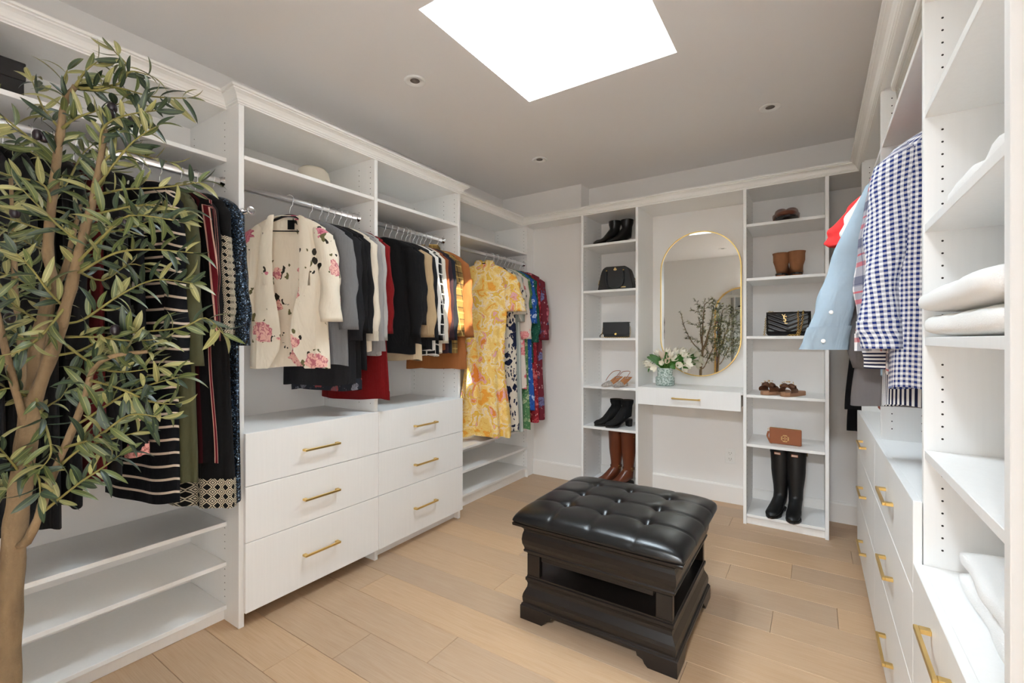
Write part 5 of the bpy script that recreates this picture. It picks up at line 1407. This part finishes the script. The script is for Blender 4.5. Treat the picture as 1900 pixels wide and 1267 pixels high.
tw = [[(146, 506, -.02), (215, 469, -.03), (282, 463, -.03), (358, 469, -.03)], [(123, 625, -.01), (176, 625, -.04), (240, 632, -.05), (300, 629, -.05)], [(120, 600, 0), (156, 592, 0), (225, 546, 0), (288, 519, 0), (358, 526, 0)],
      [(100, 660, 0), (150, 650, -.01), (212, 622, -.02), (331, 609, -.03), (381, 590, -.03), (414, 619, -.03)], [(140, 160, .01), (180, 168, .0), (215, 162, 0), (282, 179, -.01), (345, 182, -.01)], [(150, 165, 0), (219, 156, 0), (242, 133, 0), (275, 139, .0)],
      [(225, 150, 0), (238, 125, 0), (212, 95, 0)], [(172, 370, -.02), (186, 361, -.03), (232, 351, -.03), (298, 348, -.03), (372, 338, -.03)], [(178, 350, -.02), (215, 300, -.03), (250, 260, -.03), (290, 235, -.03)], [(182, 310, -.02), (220, 280, 0), (270, 290, .02), (310, 300, .02)],
      [(186, 298, -.02), (190, 240, -.03), (230, 215, -.04), (290, 205, -.04)], [(113, 240, .02), (140, 220, .0), (180, 205, 0), (230, 190, 0)], [(121, 190, .02), (115, 160, .02), (125, 130, .02)], [(140, 160, 0), (160, 130, 0), (180, 115, 0)],
      [(105, 295, .02), (50, 252, 0), (0, 212, -.02), (-30, 190, -.02)], [(95, 385, .02), (83, 345, .0), (30, 328, 0), (-10, 318, -.02)], [(92, 430, .02), (60, 420, .0), (0, 400, -.02)], [(96, 560, .02), (86, 552, 0), (50, 526, -.02), (0, 505, -.03)], [(75, 600, .02), (40, 575, -.02), (0, 545, -.04)],
      [(138, 790, -.04), (159, 778, -.05), (232, 731, -.06), (288, 711, -.06), (330, 700, -.06)], [(165, 705, -.05), (220, 720, -.07), (280, 745, -.08), (325, 750, -.08)], [(110, 865, -.03), (155, 830, -.04), (221, 811, -.05), (260, 800, -.05)], [(77, 952, -.02), (147, 896, -.03), (190, 868, -.04), (221, 845, -.04)], [(120, 830, -.04), (180, 810, -.08), (240, 770, -.1), (300, 775, -.1)],
      [(55, 740, 0), (20, 720, -.05), (-15, 730, -.08)], [(50, 800, 0), (80, 760, .06), (110, 740, .08), (125, 720, .1)], [(40, 880, 0), (15, 850, -.05), (-10, 820, -.08)], [(36, 920, 0), (10, 900, .05), (-20, 905, .08)], [(60, 720, 0), (85, 790, -.03), (95, 840, -.05), (75, 870, -.06)], [(45, 860, 0), (70, 880, -.06), (75, 920, -.08)],
      [(159, 420, -.02), (200, 430, .02), (250, 420, .04), (300, 400, .05)], [(142, 489, -.02), (190, 440, -.05), (240, 400, -.07), (330, 410, -.08)], [(165, 400, -.02), (210, 390, -.04), (270, 380, -.04), (345, 390, -.04)], [(150, 450, -.02), (110, 420, -.06), (70, 380, -.08), (40, 350, -.1)], [(120, 570, 0), (90, 540, -.06), (60, 500, -.1), (30, 470, -.12)], [(123, 566, -.01), (80, 620, -.06), (40, 650, -.1), (0, 660, -.12)],
      [(140, 500, 0), (190, 520, .08), (240, 490, .12), (280, 500, .14)], [(96, 655, 0), (60, 640, .06), (20, 610, .1), (-10, 600, .12)], [(96, 380, .02), (130, 330, .07), (150, 290, .1), (170, 270, .12)], [(90, 466, .02), (50, 450, .08), (15, 420, .12)], [(113, 240, .02), (80, 200, .05), (60, 150, .08)], [(105, 300, .02), (70, 290, .08), (30, 260, .1)],
      [(123, 640, -.01), (180, 680, -.04), (230, 690, -.05), (300, 680, -.06)]]
for q in tw:
    o, P = branch('twig', q, .0032, .0011, M['twig'], 6, 4); BR.append((P, (.18, 1.0)))
# leaf meshes: lanceolate, folded along the midrib and arched
def leaf_geo(L, W, bend, fold, twist):
    V = []; uv = []; n = 8
    for k in range(n):
        f = k/(n-1); w = W*math.sin(math.pi*min(.995, f**.85))**.8+(.0006)
        if k == n-1: w = .0002
        y = L*(math.sin(f*bend)/bend if abs(bend) > .01 else f); z = L*((1-math.cos(f*bend))/bend if abs(bend) > .01 else 0)
        tw_ = twist*f
        for s_ in (-1, 0, 1):
            x = s_*w*math.cos(tw_); zz = z-abs(s_)*w*fold*-1+s_*w*math.sin(tw_); V.append((x, y, zz)); uv.append((s_*.5, f))
    return V, grid_faces(n, 3, False), uv
LG = [leaf_geo(.062, .0056, -.7, .35, .3), leaf_geo(.055, .0064, .6, .3, -.3), leaf_geo(.070, .0060, -1.1, .4, .5), leaf_geo(.052, .0068, -.4, .25, .1), leaf_geo(.062, .0050, 1.0, .4, -.6), leaf_geo(.046, .0058, -.8, .3, .2)]
LMESH = []
for i, (V, F, uv) in enumerate(LG):
    for j, lm in enumerate(LM):
        me = bpy.data.meshes.new('leaf'); me.from_pydata(V, [], F); lay = me.uv_layers.new(name='UVMap')
        for p in me.polygons:
            p.use_smooth = True
            for li, vi in zip(p.loop_indices, p.vertices): lay.data[li].uv = uv[vi]
        me.materials.append(lm); LMESH.append(me)
rl = random.Random(21); leaves = []
camv = Vector((0, 0, CAM_H))
for P, rng in BR:
    if not rng: continue
    cum = [0.0]
    for a, b in zip(P, P[1:]): cum.append(cum[-1]+(b-a).length)
    tot = cum[-1]; d = tot*rng[0]; side = 1; step = .0155
    while d <= tot+1e-6:
        i = max(k for k in range(len(cum)) if cum[k] <= d+1e-9); i = min(i, len(P)-2)
        f = (d-cum[i])/max(1e-6, cum[i+1]-cum[i]); p = P[i].lerp(P[i+1], min(1, f)); t_ = (P[i+1]-P[i]).normalized()
        for rep in range(2):
            side = -side
            a = rl.uniform(0, 6.28); s_ = t_.orthogonal().normalized(); s_ = (s_*math.cos(a)+t_.cross(s_)*math.sin(a)).normalized()
            if rl.random() < .6:
                cv = (camv-p).normalized(); s_ = t_.cross(cv).normalized()*side; s_ = (s_+cv*rl.uniform(-.35, .35)).normalized()
            dirn = (t_*rl.uniform(.4, 1.1)+s_*rl.uniform(.6, 1.0)+Vector((0, 0, rl.uniform(-.25, .15)))).normalized()
            if rl.random() < .86: leaves.append((p.copy(), dirn, rl.uniform(.72, 1.12), rl.randrange(6), rl.choices((0, 1, 2), (.42, .34, .24))[0], rl.uniform(-.9, .9)))
        d += step*rl.uniform(.7, 1.4)
    tip = P[-1]
    for k in range(2): leaves.append((tip.copy(), ((P[-1]-P[-2]).normalized()+Vector((rl.uniform(-.5, .5), rl.uniform(-.5, .5), rl.uniform(-.4, .4)))).normalized(), rl.uniform(.75, 1.05), rl.randrange(6), rl.choices((0, 1, 2), (.35, .35, .3))[0], rl.uniform(-.6, .6)))
def leaf_matrix(p, dirn, sc_, roll):
    y = dirn; z = Vector((0, 0, 1))-y*y.z
    cv = (camv-p).normalized(); z = (z*.6+(cv-y*cv.dot(y))*.6); z = z.normalized() if z.length > 1e-3 else y.orthogonal().normalized()
    x = y.cross(z).normalized(); z = x.cross(y)
    c, s_ = math.cos(roll), math.sin(roll); x2 = x*c+z*s_; z2 = z*c-x*s_
    mt = Matrix((x2*sc_, y*sc_, z2*sc_)).transposed().to_4x4(); mt.translation = p; return mt
def inframe(p):
    dx = p.x*CY+p.y*SY; w = -p.x*SY+p.y*CY; u = 950+FPX*dx/w; return w if 0 < u < 1900 else 99
leaves.sort(key=lambda l: inframe(l[0])-.05*l[2])
off = Vector((base.x, base.y, 0))
for (p, dirn, sc_, li, mi_, roll) in leaves[:300]:
    o = bpy.data.objects.new('leaf', LMESH[li*3+mi_]); COL.objects.link(o); o.parent = tree; o.matrix_local = leaf_matrix(p-off*0, dirn, sc_, roll)
    o.location = p-off
for j in range(3):
    V = []; F = []; uvs = []
    for (p, dirn, sc_, li, mi_, roll) in leaves[300:]:
        if mi_ != j: continue
        mt = leaf_matrix(p, dirn, sc_, roll); b = len(V); gV, gF, gu = LG[li]
        V += [mt@Vector(v) for v in gV]; F += [tuple(b+q for q in f) for f in gF]; uvs += gu
    o = mk('foliage', V, F, LM[j], tree, True, uvs); o['kind'] = 'stuff'
for (u, v, d) in ((205, 212, -.02), (245, 226, -.02), (82, 255, 0), (70, 250, -.01), (222, 412, -.03), (232, 415, -.03), (208, 200, -.015), (18, 590, -.05), (28, 395, -.03), (214, 612, -.05)):
    c = tp(u, v, d)
    lathe('olive', [(.0005, -.012), (.006, -.0105), (.0092, -.004), (.0095, .003), (.0065, .0095), (.001, .012)], M['olive'], tree, 14, c)
